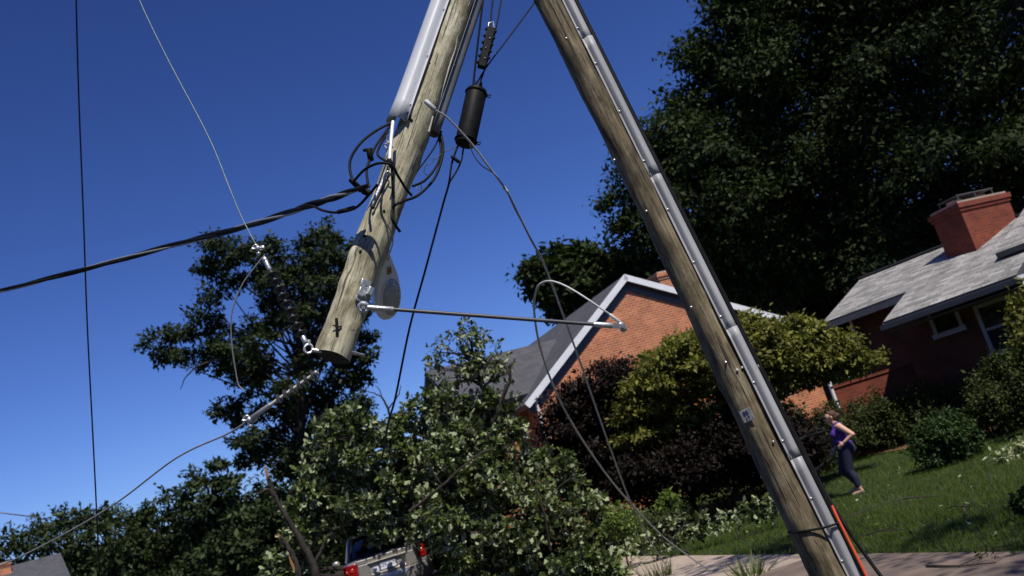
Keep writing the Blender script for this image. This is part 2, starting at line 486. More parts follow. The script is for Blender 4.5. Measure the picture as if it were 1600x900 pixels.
def strip(name, c0, c1, mat, dz, thick=None, s0=-40, s1=160, step=0.5, gaps=None, jit=0.0):
    mb = MB()
    s = s0
    while s < s1:
        e = min(s + step, s1)
        if gaps: e = min(e, s + gaps)
        pts = []
        for (c, q) in ((c0, s + (0.012 if gaps else 0)), (c1, s + (0.012 if gaps else 0)), (c1, e), (c0, e)):
            x, y = street(c, q)
            pts.append(Vector((x, y, float(gz(x, y)) + dz)))
        if thick: mb.prism(pts, (0, 0, -thick))
        else: mb.add(pts, [(0, 1, 2, 3)])
        s += gaps if gaps else step
    return mb.build(name, mat, smooth=0)
SW0, SW1 = -1.25, 0.02
tag(strip('road', -11.0, -2.86, MT['asphalt'], -0.115), kind='structure')
bevel(tag(strip('kerb', -2.86, -2.70, MT['concrete'], 0.03, 0.3, gaps=3.0, step=3.0), kind='structure'), 0.015)
tag(strip('pavement', SW0, SW1, MT['stained_shaded'], 0.035, 0.12, s0=-40, s1=3.75, gaps=1.25, step=1.25), kind='structure')
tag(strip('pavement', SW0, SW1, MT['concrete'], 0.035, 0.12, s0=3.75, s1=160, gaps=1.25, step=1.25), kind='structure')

# mulch bed along the hedge
mb = MB()
for i in range(14):
    a, b = G(1345 + 20 * i, 716 - 4.2 * i), G(1365 + 20 * i, 716 - 4.2 * (i + 1))
    back = Vector((0.6, 3.5, 0))
    q = [a, b, b + back, a + back]
    mb.add([Vector((p.x, p.y, float(gz(p.x, p.y)) + 0.03)) for p in q], [(0, 1, 2, 3)])
tag(mb.build('mulch_bed', MT['mulch'], smooth=60), kind='structure')

# ------------------------------------------------------------------ leaves and trees
SHAPES = {
    'kite': np.array([(0, 0, 0), (0.26, 0.45, 0.05), (0, 1, -0.06), (-0.26, 0.45, 0.05)]),
    'oak': np.array([(0, 0, 0), (0.05, 0.18, 0.0), (0.17, 0.34, 0.05), (0.10, 0.44, 0.02), (0.29, 0.62, 0.07), (0.15, 0.70, 0.02), (0.17, 0.88, 0.0),
                     (0, 1, -0.10), (-0.17, 0.88, 0.0), (-0.15, 0.70, 0.02), (-0.29, 0.62, 0.07), (-0.10, 0.44, 0.02), (-0.17, 0.34, 0.05), (-0.05, 0.18, 0.0)]),
    'blade': np.array([(-0.038, 0, 0), (0.038, 0, 0), (0, 1, 0)]),
}
def leaf_mesh(name, C, D, Nn, S, mat, shape='kite', parent=None):
    C, D, Nn = np.asarray(C, float), np.asarray(D, float), np.asarray(Nn, float)
    D = D / np.maximum(1e-6, np.linalg.norm(D, axis=1, keepdims=True))
    Xa = np.cross(D, Nn)
    Xa = Xa / np.maximum(1e-6, np.linalg.norm(Xa, axis=1, keepdims=True))
    Zn = np.cross(Xa, D)
    sh = SHAPES[shape]
    n, k = len(C), len(sh)
    V = C[:, None, :] + S[:, None, None] * (sh[None, :, 0:1] * Xa[:, None, :] + sh[None, :, 1:2] * D[:, None, :] + sh[None, :, 2:3] * Zn[:, None, :])
    me = bpy.data.meshes.new(name)
    me.vertices.add(n * k); me.vertices.foreach_set('co', V.reshape(-1))
    me.loops.add(n * k); me.loops.foreach_set('vertex_index', np.arange(n * k, dtype=np.int32))
    me.polygons.add(n); me.polygons.foreach_set('loop_start', np.arange(0, n * k, k, dtype=np.int32))
    me.materials.append(mat)
    me.update(calc_edges=True)
    me.validate()
    o = bpy.data.objects.new(name, me)
    COL.objects.link(o)
    if parent is not None: o.parent = parent
    return o

def in_poly(pts, poly):
    x, y = pts[:, 0], pts[:, 1]
    ins = np.zeros(len(pts), bool)
    j = len(poly) - 1
    for i in range(len(poly)):
        xi, yi = poly[i]; xj, yj = poly[j]
        if yi != yj:
            c = ((yi > y) != (yj > y)) & (x < (xj - xi) * (y - yi) / (yj - yi) + xi)
            ins ^= c
        j = i
    return ins

def edge_dist(pts, poly):
    best = np.full(len(pts), 1e9)
    for i in range(len(poly)):
        a, b = np.array(poly[i - 1], float), np.array(poly[i], float)
        ab = b - a
        t = np.clip(((pts - a) @ ab) / max(1e-9, ab @ ab), 0, 1)
        best = np.minimum(best, np.linalg.norm(pts - (a + t[:, None] * ab), axis=1))
    return best

def rand_dir(n):
    v = RNG.normal(size=(n, 3))
    return v / np.linalg.norm(v, axis=1, keepdims=True)

def clumps_in(poly, n, inset, holes=()):
    lo, hi = np.min(poly, 0), np.max(poly, 0)
    cand = RNG.uniform(lo, hi, size=(n * 40 + 400, 2))
    ok = in_poly(cand, poly)
    for h in holes: ok &= ~in_poly(cand, h)
    cand = cand[ok]
    ed = edge_dist(cand, poly)
    keep = ed > inset
    cand, ed = cand[keep], ed[keep]
    # best-candidate spacing
    out = [0]
    d = np.linalg.norm(cand - cand[0], axis=1)
    while len(out) < min(n, len(cand)):
        pick = RNG.integers(0, len(cand), 14)
        i = pick[np.argmax(d[pick])]
        out.append(i)
        d = np.minimum(d, np.linalg.norm(cand - cand[i], axis=1))
    return cand[out], ed[out]

def tree(name, label, cat, poly, t, base, n, rpx, nleaf, lsize, lmat, group=None, depth=5.0, holes=(), trunk_r=0.3,
         shape='kite', tips=9, sig=0.30, up=0.8, limb=True, flat=1.0, bark='bark', twigs=3, inset=0.6, back_push=0.0, centres=None, radius=None, outw=0.7, flip=0.0,
         parts=('trunk', 'crown'), trunk_top=None, limb_r=0.25, thick=0.9, clip_px=None):
    """One plant: trunk with limbs, and a crown of many leaves gathered on twig ends in clumps."""
    root = empty(name, base, None, label, cat, group)
    B = Vector(base)
    k = FPX / t
    cen = list(centres or [])
    px, ed = clumps_in(poly, n, rpx * inset, holes) if poly else ((), ())
    for (x, y), e in zip(px, ed):
        h = min(depth, thick * (e + rpx * 0.3) / k)
        cen.append(P(x, y, t + random.uniform(-h, h) + back_push))
    cen = [c for c in cen if c.z > float(gz(c.x, c.y)) + 0.05]
    if clip_px is not None:
        cen = [c for c in cen if not inside_px(np.array([c]), (CARWIDE, 22.0))[0]]
    if not cen: cen = [Vector(base) + ZUP * 0.2]
    rr = radius or rpx / k
    if trunk_top is None:
        cc = sum((np.array(c) for c in cen), np.zeros(3)) / len(cen)
        trunk_top = Vector((cc[0], cc[1], max(c.z for c in cen) * 0.62 + cc[2] * 0.38))
    tb = MB()
    if limb:
        tt = Vector(trunk_top)
        mid = B.lerp(tt, 0.5) + Vector((random.uniform(-.05, .05), random.uniform(-.05, .05), 0)) * (tt - B).length
        spine = catmull([B - Vector((0, 0, 0.2)), B.lerp(mid, 0.5), mid, mid.lerp(tt, 0.5), tt], 5)
        tb.tube(spine, [trunk_r * (1 - 0.78 * i / (len(spine) - 1)) * (1.25 if i == 0 else 1) for i in range(len(spine))], 9)
    C, D, Nn = [], [], []
    for c in cen:
        r = rr * random.uniform(0.7, 1.25)
        if limb:
            f = min(0.98, max(0.25, 0.25 + 0.7 * (c.z - B.z) / max(0.1, (trunk_top.z - B.z)) - random.uniform(0.1, 0.3)))
            a = spine[int(f * (len(spine) - 1))]
            m_ = a.lerp(c, 0.55) + Vector((random.uniform(-1, 1), random.uniform(-1, 1), random.uniform(-0.2, 0.8))) * 0.09 * (c - a).length
            lp = catmull([a, m_, c], 5)
            lr = trunk_r * limb_r
            if clip_px is not None and inside_px(np.array([tuple(q) for q in lp]), (CARWIDE, 22.0)).any():
                lp = lp[-2:]
            tb.tube(lp, [lr * (1 - 0.8 * i / (len(lp) - 1)) for i in range(len(lp))], 5, caps=False)
        dirs = rand_dir(tips)
        rad = r * RNG.uniform(0.45, 1.0, size=(tips, 1))
        tp = np.array(c) + dirs * rad * np.array([1, 1, flat])
        if limb:
            for q in tp[:twigs]:
                tb.tube([c, c.lerp(Vector(q), 0.5) + Vector((0, 0, 0.03)), q], [lr * 0.2, lr * 0.13, lr * 0.07], 4, caps=False)
        m = max(1, int(nleaf / tips))
        pos = np.repeat(tp, m, 0) + RNG.normal(size=(tips * m, 3)) * (r * sig) * np.array([1, 1, flat])
        if shape == 'oak':             # oak leaves sit in rosettes at the shoot ends
            pos = np.repeat(pos[::6], 6, 0)[:len(pos)]
        C.append(pos)
        out = pos - np.array(c)
        out /= np.maximum(1e-6, np.linalg.norm(out, axis=1, keepdims=True))
        D.append(out * 0.6 + rand_dir(len(pos)) * 0.9 + np.array([0, 0, -0.25]))
        nn = rand_dir(len(pos)) * 0.75 + np.array([0, 0, up]) + out * outw
        pf = flip * random.uniform(0.3, 1.9)
        nn[RNG.uniform(0, 1, len(pos)) < pf] *= -1
        Nn.append(nn)
    C, D, Nn = np.concatenate(C), np.concatenate(D), np.concatenate(Nn)
    keep = C[:, 2] > gz(C[:, 0], C[:, 1]) + 0.02
    if clip_px is not None:
        keep &= ~inside_px(C, clip_px)
    C, D, Nn = C[keep], D[keep], Nn[keep]
    S = lsize * np.clip(np.exp(RNG.normal(size=len(C)) * 0.32), 0.45, 1.7)
    off = np.array(B)
    if limb and tb.v:
        tb.v = [tuple(np.array(q) - off) for q in tb.v]
        tb.build(parts[0], MT[bark] if isinstance(bark, str) else bark, root, 60)
    leaf_mesh(parts[1], C - off, D, Nn, S, lmat, shape, root)
    return root

def shades_car(C):                # leaves that would keep the sun off the boot
    mi = np.array(CARM.inverted())
    q = C @ mi[:3, :3].T + mi[:3, 3]
    sd_ = mi[:3, :3] @ np.array(SUN)
    k = q[:, 1] / sd_[1]
    h = q - k[:, None] * sd_
    return (k > 0) & (np.abs(h[:, 0]) < 1.05) & (h[:, 2] > 0.4) & (h[:, 2] < np.where(h[:, 0] < -0.35, 1.5, 1.12))

def inside_px(C, spec):           # leaves that would hang in front of something left clear in the photo
    poly, tmax = spec
    V = C - np.array(CAM)
    d = V @ np.array(FWD)
    x = 800 + FPX * (V @ np.array(RIGHT)) / d
    y = 450 - FPX * (V @ np.array(UP)) / d
    return (in_poly(np.stack([x, y], 1), poly) & (d < tmax)) | shades_car(C)

def base_at(px, py, t, z=None):
    p = P(px, py, t)
    return Vector((p.x, p.y, float(gz(p.x, p.y)) if z is None else z))

# --- the big oaks behind the houses
oaks = 'tall dark oaks behind the brick houses'
tree('oak_tree', 'tall dark oak with ragged sunlit left edge behind the gabled house', 'tree',
     [(950, 300), (985, 190), (1045, 150), (1060, 95), (1090, 15), (1120, -90), (1230, -190), (1350, -200), (1360, 200), (1330, 450), (1160, 480), (1060, 440), (965, 385), (940, 330)],
     47, base_at(1180, 520, 48), 195, 43, 600, 0.235, MT['oak_leaf'], oaks, depth=7, trunk_r=0.55, tips=8, sig=0.27, limb_r=0.14, flat=0.7, inset=0.45,
     holes=[[(1120, 140), (1190, 130), (1200, 175), (1130, 185)], [(1240, 265), (1310, 270), (1300, 315), (1240, 310)]])
tree('oak_tree', 'tall dark oak rising behind the red brick chimney', 'tree',
     [(1300, -180), (1450, -260), (1700, -260), (1820, -20), (1780, 420), (1640, 430), (1480, 430), (1320, 460), (1280, 220)],
     45, base_at(1540, 520, 46), 290, 46, 620, 0.24, MT['oak_leaf2'], oaks, depth=7, trunk_r=0.6, tips=8, sig=0.28, limb_r=0.13, flat=0.7, inset=0.45,
     holes=[[(1570, 20), (1605, 20), (1605, 80), (1570, 80)], [(1500, 80), (1545, 90), (1530, 140), (1495, 130)]])
tree('oak_tree', 'shadowy oak in the gap between the two brick houses', 'tree',
     [(1020, 360), (1150, 300), (1330, 290), (1460, 330), (1500, 430), (1400, 520), (1240, 560), (1120, 520), (1010, 450)],
     56, base_at(1250, 560, 57), 130, 46, 430, 0.33, MT['oak_leaf2'], oaks, depth=5, trunk_r=0.45, tips=8, sig=0.3, limb_r=0.13, flat=0.7)
tree('oak_tree', 'low rounded oak peeping over the charcoal roof ridge', 'tree',
     [(808, 445), (825, 405), (860, 385), (905, 378), (960, 382), (1010, 395), (1080, 420), (1080, 500), (960, 500), (880, 500), (840, 498), (848, 462)],
     50, base_at(930, 600, 51), 95, 27, 330, 0.30, MT['oak_leaf'], oaks, depth=5, trunk_r=0.4, tips=7, sig=0.28, limb_r=0.14, flat=0.75)

# --- the loose tree on the left
tree('locust_tree', 'loose dark tree with sky gaps behind the hanging pole end', 'tree',
     [(308, 405), (335, 355), (395, 345), (430, 380), (455, 402), (478, 352), (520, 335), (568, 375), (580, 470), (585, 560), (578, 640), (566, 720), (566, 800), (440, 800),
      (432, 745), (405, 728), (368, 730), (342, 690), (330, 630), (360, 600), (340, 582), (298, 570), (258, 572), (222, 548), (236, 512), (290, 508), (322, 520), (300, 485), (298, 450), (325, 430)],
     43, base_at(500, 1000, 43, 0), 128, 22, 420, 0.19, MT['locust_leaf'], depth=4.5, trunk_r=0.32, tips=8, sig=0.30, limb_r=0.16, flat=0.6, inset=0.45, twigs=2,
     holes=[[(325, 460), (400, 430), (415, 500), (350, 525)], [(420, 520), (470, 530), (460, 590), (410, 580)], [(440, 440), (470, 430), (470, 480), (440, 480)], [(380, 600), (430, 610), (420, 640), (370, 640)]],
     trunk_top=P(470, 470, 43))

# --- far wood at the left edge
fw = 'far trees along the left skyline'
def far(label, poly, t, n, r, nl, mat='wood_leaf'):
    cx = sum(p[0] for p in poly) / len(poly)
    tree('far_tree', label, 'tree', poly, t, base_at(cx, 960, t, 0), n, r, nl, 0.34, MT[mat], fw, depth=4, trunk_r=0.3, tips=7, sig=0.30, flat=0.75)
far('low far tree at the left edge above the small grey roof', [(-120, 870), (-40, 845), (20, 826), (62, 806), (105, 790), (150, 802), (165, 960), (-120, 980)], 75, 46, 20, 260)
far('far tree crown just right of where the loose black wire ends', [(95, 806), (150, 785), (205, 780), (245, 800), (255, 960), (95, 960)], 80, 36, 19, 260)
far('far dark tree below the lower insulator wire', [(195, 800), (240, 775), (285, 768), (310, 790), (315, 960), (205, 960)], 78, 32, 18, 260, 'oak_leaf')
far('tallest rounded far tree with a thin top on the left skyline', [(276, 775), (296, 732), (335, 714), (380, 730), (408, 760), (430, 800), (430, 960), (285, 960)], 70, 52, 19, 280)
far('paler bushy tree left of the splintered branch', [(310, 870), (345, 815), (395, 780), (450, 790), (480, 850), (480, 960), (310, 960)], 55, 44, 18, 260, 'wood_leaf')
far('dark far tree under the drooping locust crown', [(390, 760), (440, 740), (520, 740), (580, 770), (580, 960), (390, 960)], 62, 46, 20, 260, 'oak_leaf')
tree('far_shrub', 'scrubby bush with grey twigs right of the small grey roof', 'shrub',
     [(140, 900), (165, 850), (200, 830), (225, 850), (240, 900), (230, 950), (140, 950)], 48, base_at(190, 985, 48, 0), 20, 12, 90, 0.3, MT['wood_leaf'], fw, depth=2, trunk_r=0.12, tips=8, twigs=6)

# ------------------------------------------------------------------ houses
def V3(*a): return Vector(a)
ZU = Vector((0, 0, 1))

def slab(mb, poly, thick, mi=0):          # roof slab hanging below the given polygon
    a = [Vector(p) for p in poly]
    n = (a[1] - a[0]).cross(a[2] - a[0]).normalized()
    if n.z < 0: n = -n
    k0 = len(mb.f)
    mb.prism(a, -n * thick, mi)
    for i in range(k0 + 1, len(mb.f)): mb.m[i] = 1

def bar(mb, a, b, w, h, upv=ZU, mi=0):    # rectangular bar from a to b: w across, h along upv
    a, b = Vector(a), Vector(b)
    d = (b - a).normalized()
    s = d.cross(upv).normalized() * (w / 2)
    u = s.cross(d).normalized() * (h / 2)
    mb.prism([a - s - u, a + s - u, a + s + u, a - s + u], b - a, mi)

def window(parent, p, e, n, wd, ht, frame_m, rails=(0.5,), fw=0.09, bars=0):
    """frame standing proud of the wall, pane set inside it; p is the lower left corner, e along the wall, n outwards"""
    mb = MB()
    p = Vector(p)
    up = ZU
    def bx(u0, v0, u1, v1, d0, d1):
        q = [p + e * u0 + up * v0 + n * d0, p + e * u1 + up * v0 + n * d0, p + e * u1 + up * v1 + n * d0, p + e * u0 + up * v1 + n * d0]
        mb.prism(q, n * (d1 - d0))
    bx(0, fw, fw, ht - fw, 0.003, 0.07); bx(wd - fw, fw, wd, ht - fw, 0.003, 0.07)
    bx(0, ht - fw, wd, ht, 0.003, 0.075); bx(-0.05, -0.03, wd + 0.05, fw, 0.003, 0.11)
    for r_ in rails:
        bx(fw, ht * r_ - 0.03, wd - fw, ht * r_ + 0.03, 0.012, 0.055)
    f = mb.build('window', frame_m, parent, 0)
    mb = MB()
    q = [p + e * fw + up * fw + n * 0.006, p + e * (wd - fw) + up * fw + n * 0.006, p + e * (wd - fw) + up * (ht - fw) + n * 0.006, p + e * fw + up * (ht - fw) + n * 0.006]
    mb.prism(q, n * 0.014)
    mb.build('pane', MT['glass'], f, 0)
    return f

# --- house with the orange gable
AL = R(21.8)
ew = V3(math.cos(AL), math.sin(AL), 0)          # along the gable wall, to the right
bk = V3(-math.sin(AL), math.cos(AL), 0)         # along the ridge, away
pk = P(975, 430, 30.2)
def on_gable(px, py): return hit_plane(px, py, pk, bk)
eL = on_gable(820, 632)
eRs = on_gable(1178, 484)
drop = (pk.z - eL.z) / (pk - eL).dot(ew)
dropR = (pk.z - eRs.z) / (eRs - pk).dot(ew)
wR = 6.0
eR = pk + ew * wR - ZU * dropR * wR
LEN = 11.5
h1 = empty('brick_house', (pk.x, pk.y, float(gz(pk.x, pk.y))), None, 'brick house with sunlit orange gable, white rake boards and charcoal roof', 'house')
o1 = Vector(h1.location)
rf = MB()
slab(rf, [pk - o1, eL - o1, eL - o1 + bk * LEN, pk - o1 + bk * LEN], 0.16)
slab(rf, [pk - o1, pk - o1 + bk * LEN, eR - o1 + bk * LEN, eR - o1], 0.16)
roof = rf.build('roof', [MT['shingle_dark'], MT['dk_shade_paint']], h1, 0, True)
ov = 0.17                                        # gable overhang
mb = MB()
f0 = bk * ov - o1
nl = (pk - eL).cross(bk).normalized(); nl = nl if nl.z > 0 else -nl
nr = (eR - pk).cross(bk).normalized(); nr = nr if nr.z > 0 else -nr
gp = [pk - ZU * 0.24, eL + ew * 0.45 - ZU * 0.0 + ZU * (drop * 0.45 - 0.24), None, None, eR - ew * 0.45 + ZU * (dropR * 0.45 - 0.24)]
zb = o1.z - 0.5
gp[2] = V3(gp[1].x, gp[1].y, zb); gp[3] = V3(gp[4].x, gp[4].y, zb)
mb.prism([p + f0 for p in gp], bk * (LEN - 2 * ov))
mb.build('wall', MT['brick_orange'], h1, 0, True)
mb = MB()
def rake(a, b, nrm):
    d = (b - a).normalized()
    q0 = a - o1 - bk * 0.015
    q1 = b - o1 - bk * 0.015
    mb.prism([q0 - nrm * -0.02, q1 - nrm * -0.02, q1 - nrm * 0.17, q0 - nrm * 0.17], bk * -0.03)
rake(pk, eL, nl); rake(pk, eR, nr)
mb.build('rake_board', MT['white'], h1, 0)
mb = MB()
for a, b, nrm in ((pk, eL, nl), (pk, eR, nr)):
    q0, q1 = a - o1 - nrm * 0.165, b - o1 - nrm * 0.165
    mb.prism([q0, q1, q1 + bk * ov, q0 + bk * ov], -nrm * 0.02)
mb.build('soffit', MT['dk_shade_paint'], h1, 0)
mb = MB()                                        # frieze board against the wall under the soffit
for a, b, nrm in ((pk, eL, nl), (pk, eR, nr)):
    q0, q1 = a - o1 - nrm * 0.19 + bk * (ov - 0.03), b - o1 - nrm * 0.19 + bk * (ov - 0.03)
    mb.prism([q0, q1, q1 - nrm * 0.2, q0 - nrm * 0.2], bk * 0.027)
mb.build('frieze_board', MT['dk_shade_paint'], h1, 0)
# corner downpipe below the left eave
mb = MB()
c0 = gp[1] + f0 - bk * 0.06 - ew * 0.06
mb.tube([c0, c0 + V3(0, 0, -1.3), c0 + V3(0, 0, -3.2)], 0.05, 10)
mb.build('downpipe', MT['white'], h1)
# chimney on the ridge
cpos = hit_plane(1032, 445, pk, (ew.cross(bk)).normalized()) if False else pk + bk * 4.5 + ew * 0.75
def chimney(parent, o, c, e1, e2, w1, w2, z0, z1, mat, capm, pots=True):
    mb = MB()
    def lay(a, b, za, zb_):
        q = [c - e1 * a - e2 * b, c + e1 * a - e2 * b, c + e1 * a + e2 * b, c - e1 * a + e2 * b]
        mb.prism([V3(p.x, p.y, za) - o for p in q], (0, 0, zb_ - za))
    lay(w1 / 2, w2 / 2, z0, z1 - 0.28); lay(w1 / 2 + 0.035, w2 / 2 + 0.035, z1 - 0.279, z1 - 0.19); lay(w1 / 2 + 0.07, w2 / 2 + 0.07, z1 - 0.189, z1 - 0.06)
    ch = mb.build('chimney', mat, parent, 0, True)
    mb = MB()
    q = [c - e1 * w1 * .5 - e2 * w2 * .5, c + e1 * w1 * .5 - e2 * w2 * .5, c + e1 * w1 * .5 + e2 * w2 * .5, c - e1 * w1 * .5 + e2 * w2 * .5]
    mb.prism([V3(p.x, p.y, z1 - 0.059) - o for p in q], (0, 0, 0.06))
    mb.build('crown_slab', capm, ch, 0)
    return ch
pz = P(1030, 432, 34).z
chimney(roof, o1, P(1034, 440, 34.2), ew, bk, 0.62, 0.8, pk.z - 1.2, pz + 0.12, MT['brick_orange'], MT['concrete'])
# rear wing on the left with its own ridge
W1 = P(664, 580, 31)
W2 = W1 + ew * 7
mb = MB()
fr = -bk
wf = [W1, W2, W2 + fr * 2.6 - ZU * 1.75, W1 + fr * 2.6 - ZU * 1.75]
slab(mb, [p - o1 for p in wf], 0.14)
wb_ = [W1, W2, W2 - fr * 2.6 - ZU * 1.75, W1 - fr * 2.6 - ZU * 1.75]
slab(mb, [p - o1 for p in wb_], 0.14)
mb.build('wing_roof', [MT['shingle_dark'], MT['dk_shade_paint']], h1, 0, True)
mb = MB()
q = [W1 + ew * .25 - ZU * .2, W1 + ew * .25 + fr * 2.2 - ZU * 1.68, None, None, W1 + ew * .25 - fr * 2.2 - ZU * 1.68]
q[2] = V3(q[1].x, q[1].y, zb); q[3] = V3(q[4].x, q[4].y, zb)
mb.prism([p - o1 for p in q], ew * 5)
mb.build('wing_wall', MT['brick_orange'], h1, 0, True)

# --- house with the pale roof on the right
BE = R(45)
e2 = V3(math.cos(BE), -math.sin(BE), 0)
b2 = V3(math.sin(BE), math.cos(BE), 0)
C0 = P(1284, 505, 27.5)
d = ray(1345, 435)
A = Matrix(((d.x, -b2.x, 0), (d.y, -b2.y, 0), (d.z, -b2.z, -1)))
sol = A.inverted() @ (C0 - CAM)
run, rise = sol[1], sol[2]
RL = CAM + d * sol[0]
print('house2 run %.2f rise %.2f' % (run, rise), 'eave', tuple(round(x, 2) for x in C0), 'ridge', tuple(round(x, 2) for x in RL))
pn = e2.cross(RL - C0).normalized()
if pn.z < 0: pn = -pn
def on_roof(px, py): return hit_plane(px, py, C0, pn)
def dn(p, k): return p + (-b2 * run - ZU * rise).normalized() * k     # slide down the slope
h2 = empty('brick_house', (C0.x, C0.y, float(gz(C0.x, C0.y))), None, 'red brick house with pale grey shingle roof and broad square chimney', 'house')
o2 = Vector(h2.location)
WL = on_roof(1380, 503)                          # lower corner of the projecting wing roof
ext = (C0 - WL).dot(b2)                          # how far the wing projects
slope = rise / run
wing_l = (WL - C0).dot(e2)
WRx = on_roof(1581, 441)
wing_r = (WRx - C0).dot(e2)
print('wing ext %.2f l %.2f r %.2f' % (ext, wing_l, wing_r))
ext = max(0.4, ext)
def rp(u, v, dz=0): return C0 + e2 * u + b2 * v + ZU * (v * slope + dz)   # point of the front roof plane
TOT = 16.0
mb = MB()
slab(mb, [p - o2 for p in (rp(0, 0), rp(wing_l, 0), rp(wing_l, -ext), rp(wing_r, -ext), rp(wing_r, 0), rp(TOT, 0), rp(TOT, run), rp(0, run))], 0.15)
def rpb(u, v): return C0 + e2 * u + b2 * v + ZU * ((2 * run - v) * slope)
slab(mb, [p - o2 for p in (rpb(0, run), rpb(TOT, run), rpb(TOT, 2 * run), rpb(0, 2 * run))], 0.15)
# taller block further right whose eave overhangs the wing roof
u0 = (on_roof(1549, 408) - C0).dot(e2)
v0 = (on_roof(1549, 408) - C0).dot(b2)
up_ = 0.22
slab(mb, [p - o2 for p in (rp(u0 + 0.25, v0 - 0.3, up_), rp(TOT + 0.2, v0 - 0.3, up_), rp(TOT + 0.2, run + 0.05, up_), rp(u0 + 0.25, run + 0.05, up_))], 0.14)
roof2 = mb.build('roof', [MT['shingle_pale'], MT['dk_shade_paint']], h2, 0, True)
# ridge cap
mb = MB()
bar(mb, rp(-0.02, run, 0.02) - o2, rp(u0 + .2, run, 0.02) - o2, 0.3, 0.05)
mb.build('ridge_cap', MT['shingle_dark'], roof2, 0)
# fascia + gutter
mb = MB()
bar(mb, rp(0, -0.03, -0.12) - o2, rp(wing_l, -0.03, -0.12) - o2, 0.04, 0.16)
bar(mb, rp(wing_l, -ext - 0.03, -0.12) - o2, rp(wing_r, -ext - 0.03, -0.12) - o2, 0.04, 0.16)
bar(mb, rp(0, 0, -0.12) + -e2 * 0.025 - o2, rp(0, run, -0.12) - e2 * 0.025 - o2, 0.04, 0.17)
bar(mb, rp(wing_l, -0.02, -0.13) + -e2 * 0.025 - o2, rp(wing_l, -ext, -0.13) - e2 * 0.025 - o2, 0.04, 0.15)
mb.build('fascia', MT['dk_shade_paint'], h2, 0)
mb = MB()
ga, gb = rp(wing_l - 0.05, -ext - 0.11, -0.10) - o2, rp(wing_r + 0.15, -ext - 0.11, -0.10) - o2
for k in range(1):
    prof = [(-0.06, 0.05), (-0.06, -0.03), (-0.035, -0.06), (0.05, -0.06), (0.06, 0.05), (0.052, 0.05), (0.044, -0.052), (-0.032, -0.052), (-0.052, -0.028), (-0.052, 0.05)]
    mb.prism([ga - b2 * x + ZU * z for x, z in prof], gb - ga)
gut = mb.build('gutter', MT['dk_shade_paint'], h2, 0)
mb = MB()
q = gb + V3(0, 0, -0.05)
mb.tube(catmull([q, q - b2 * 0.03 - ZU * 0.12, q + b2 * 0.25 + e2 * 0.25 - ZU * 0.3, q + b2 * 0.5 + e2 * 0.3 - ZU * 0.45, q + b2 * 0.5 + e2 * 0.3 - ZU * 2.4], 5), 0.04, 10)
mb.box((0, 0, 0), (0.3, 0.14, 0.08), Matrix.Translation(q + V3(0, 0, .1)))
mb.build('downpipe', MT['white'], h2)
# walls: main front, left gable, wing
zb2 = o2.z - 0.6
mb = MB()
oh = 0.85
ohw = 1.15
wl_, wr_ = 0.45, TOT - 0.4
def col(u, v, z): p = C0 + e2 * u + b2 * v; return V3(p.x, p.y, z) - o2
ze = C0.z + oh * slope - 0.2
zr = C0.z + run * slope - 0.22
mb.prism([col(wl_, oh, zb2), col(wl_, oh, ze), col(wl_, run, zr), col(wl_, 2 * run - oh, ze), col(wl_, 2 * run - oh, zb2)], e2 * (wr_ - wl_))
mb.build('wall', MT['brick_shaded'], h2, 0, True)
mb = MB()
zw = C0.z - (ext - ohw) * slope - 0.2
mb.prism([col(wing_l + 0.35, -ext + ohw, zb2), col(wing_l + 0.35, -ext + ohw, zw), col(wing_l + 0.35, oh - 0.01, ze), col(wing_l + 0.35, oh - 0.01, zb2)], e2 * (wing_r - wing_l + 2.0))
mb.build('wing_wall', MT['brick_shaded'], h2, 0, True)
# soffit boards
mb = MB()
zs_ = C0.z - ext * slope - 0.26
mb.prism([col(wing_l + .02, -ext + .02, zs_), col(wing_r, -ext + .02, zs_), col(wing_r, -ext + ohw - 0.003, zs_), col(wing_l + .02, -ext + ohw - 0.003, zs_)], (0, 0, -0.02))
mb.build('soffit', MT['dk_shade_paint'], h2, 0)
# windows on the wing wall
wp = C0 + b2 * (-ext + ohw)
def on_wing(px, py): return hit_plane(px, py, wp, b2)
wa, wb2 = on_wing(1455, 490), on_wing(1463, 528)
wq = on_wing(1464, 528)
window(h2, V3(wq.x, wq.y, wq.z) - o2, e2, -b2, 0.75, 0.8, MT['soffit'], rails=())
wq = on_wing(1552, 556)
window(h2, V3(wq.x, wq.y, wq.z) - o2, e2, -b2, 1.25, 1.25, MT['soffit'], rails=(0.5,))
mb = MB()
q = P(1300, 610, 26.2)
zt = float(gz(q.x, q.y))
mb.tube([V3(q.x, q.y, zt - .1) - o2, V3(q.x, q.y, q.z + 1.7) - o2], 0.05, 10)
mb.build('downpipe', MT['white'], h2)
# white corner pipe at the left end of the front wall
mb = MB()
q = col(wl_ - 0.02, oh - 0.07, 0)
mb.tube([V3(q.x, q.y, ze - o2.z), V3(q.x, q.y, 0.9), V3(q.x, q.y, 0.1)], 0.045, 10)
mb.tube([V3(q.x, q.y, 0.12), V3(q.x, q.y, 0.0), V3(q.x - .05, q.y - 0.15, -0.12)], 0.045, 10)
mb.build('downpipe', MT['white'], h2)
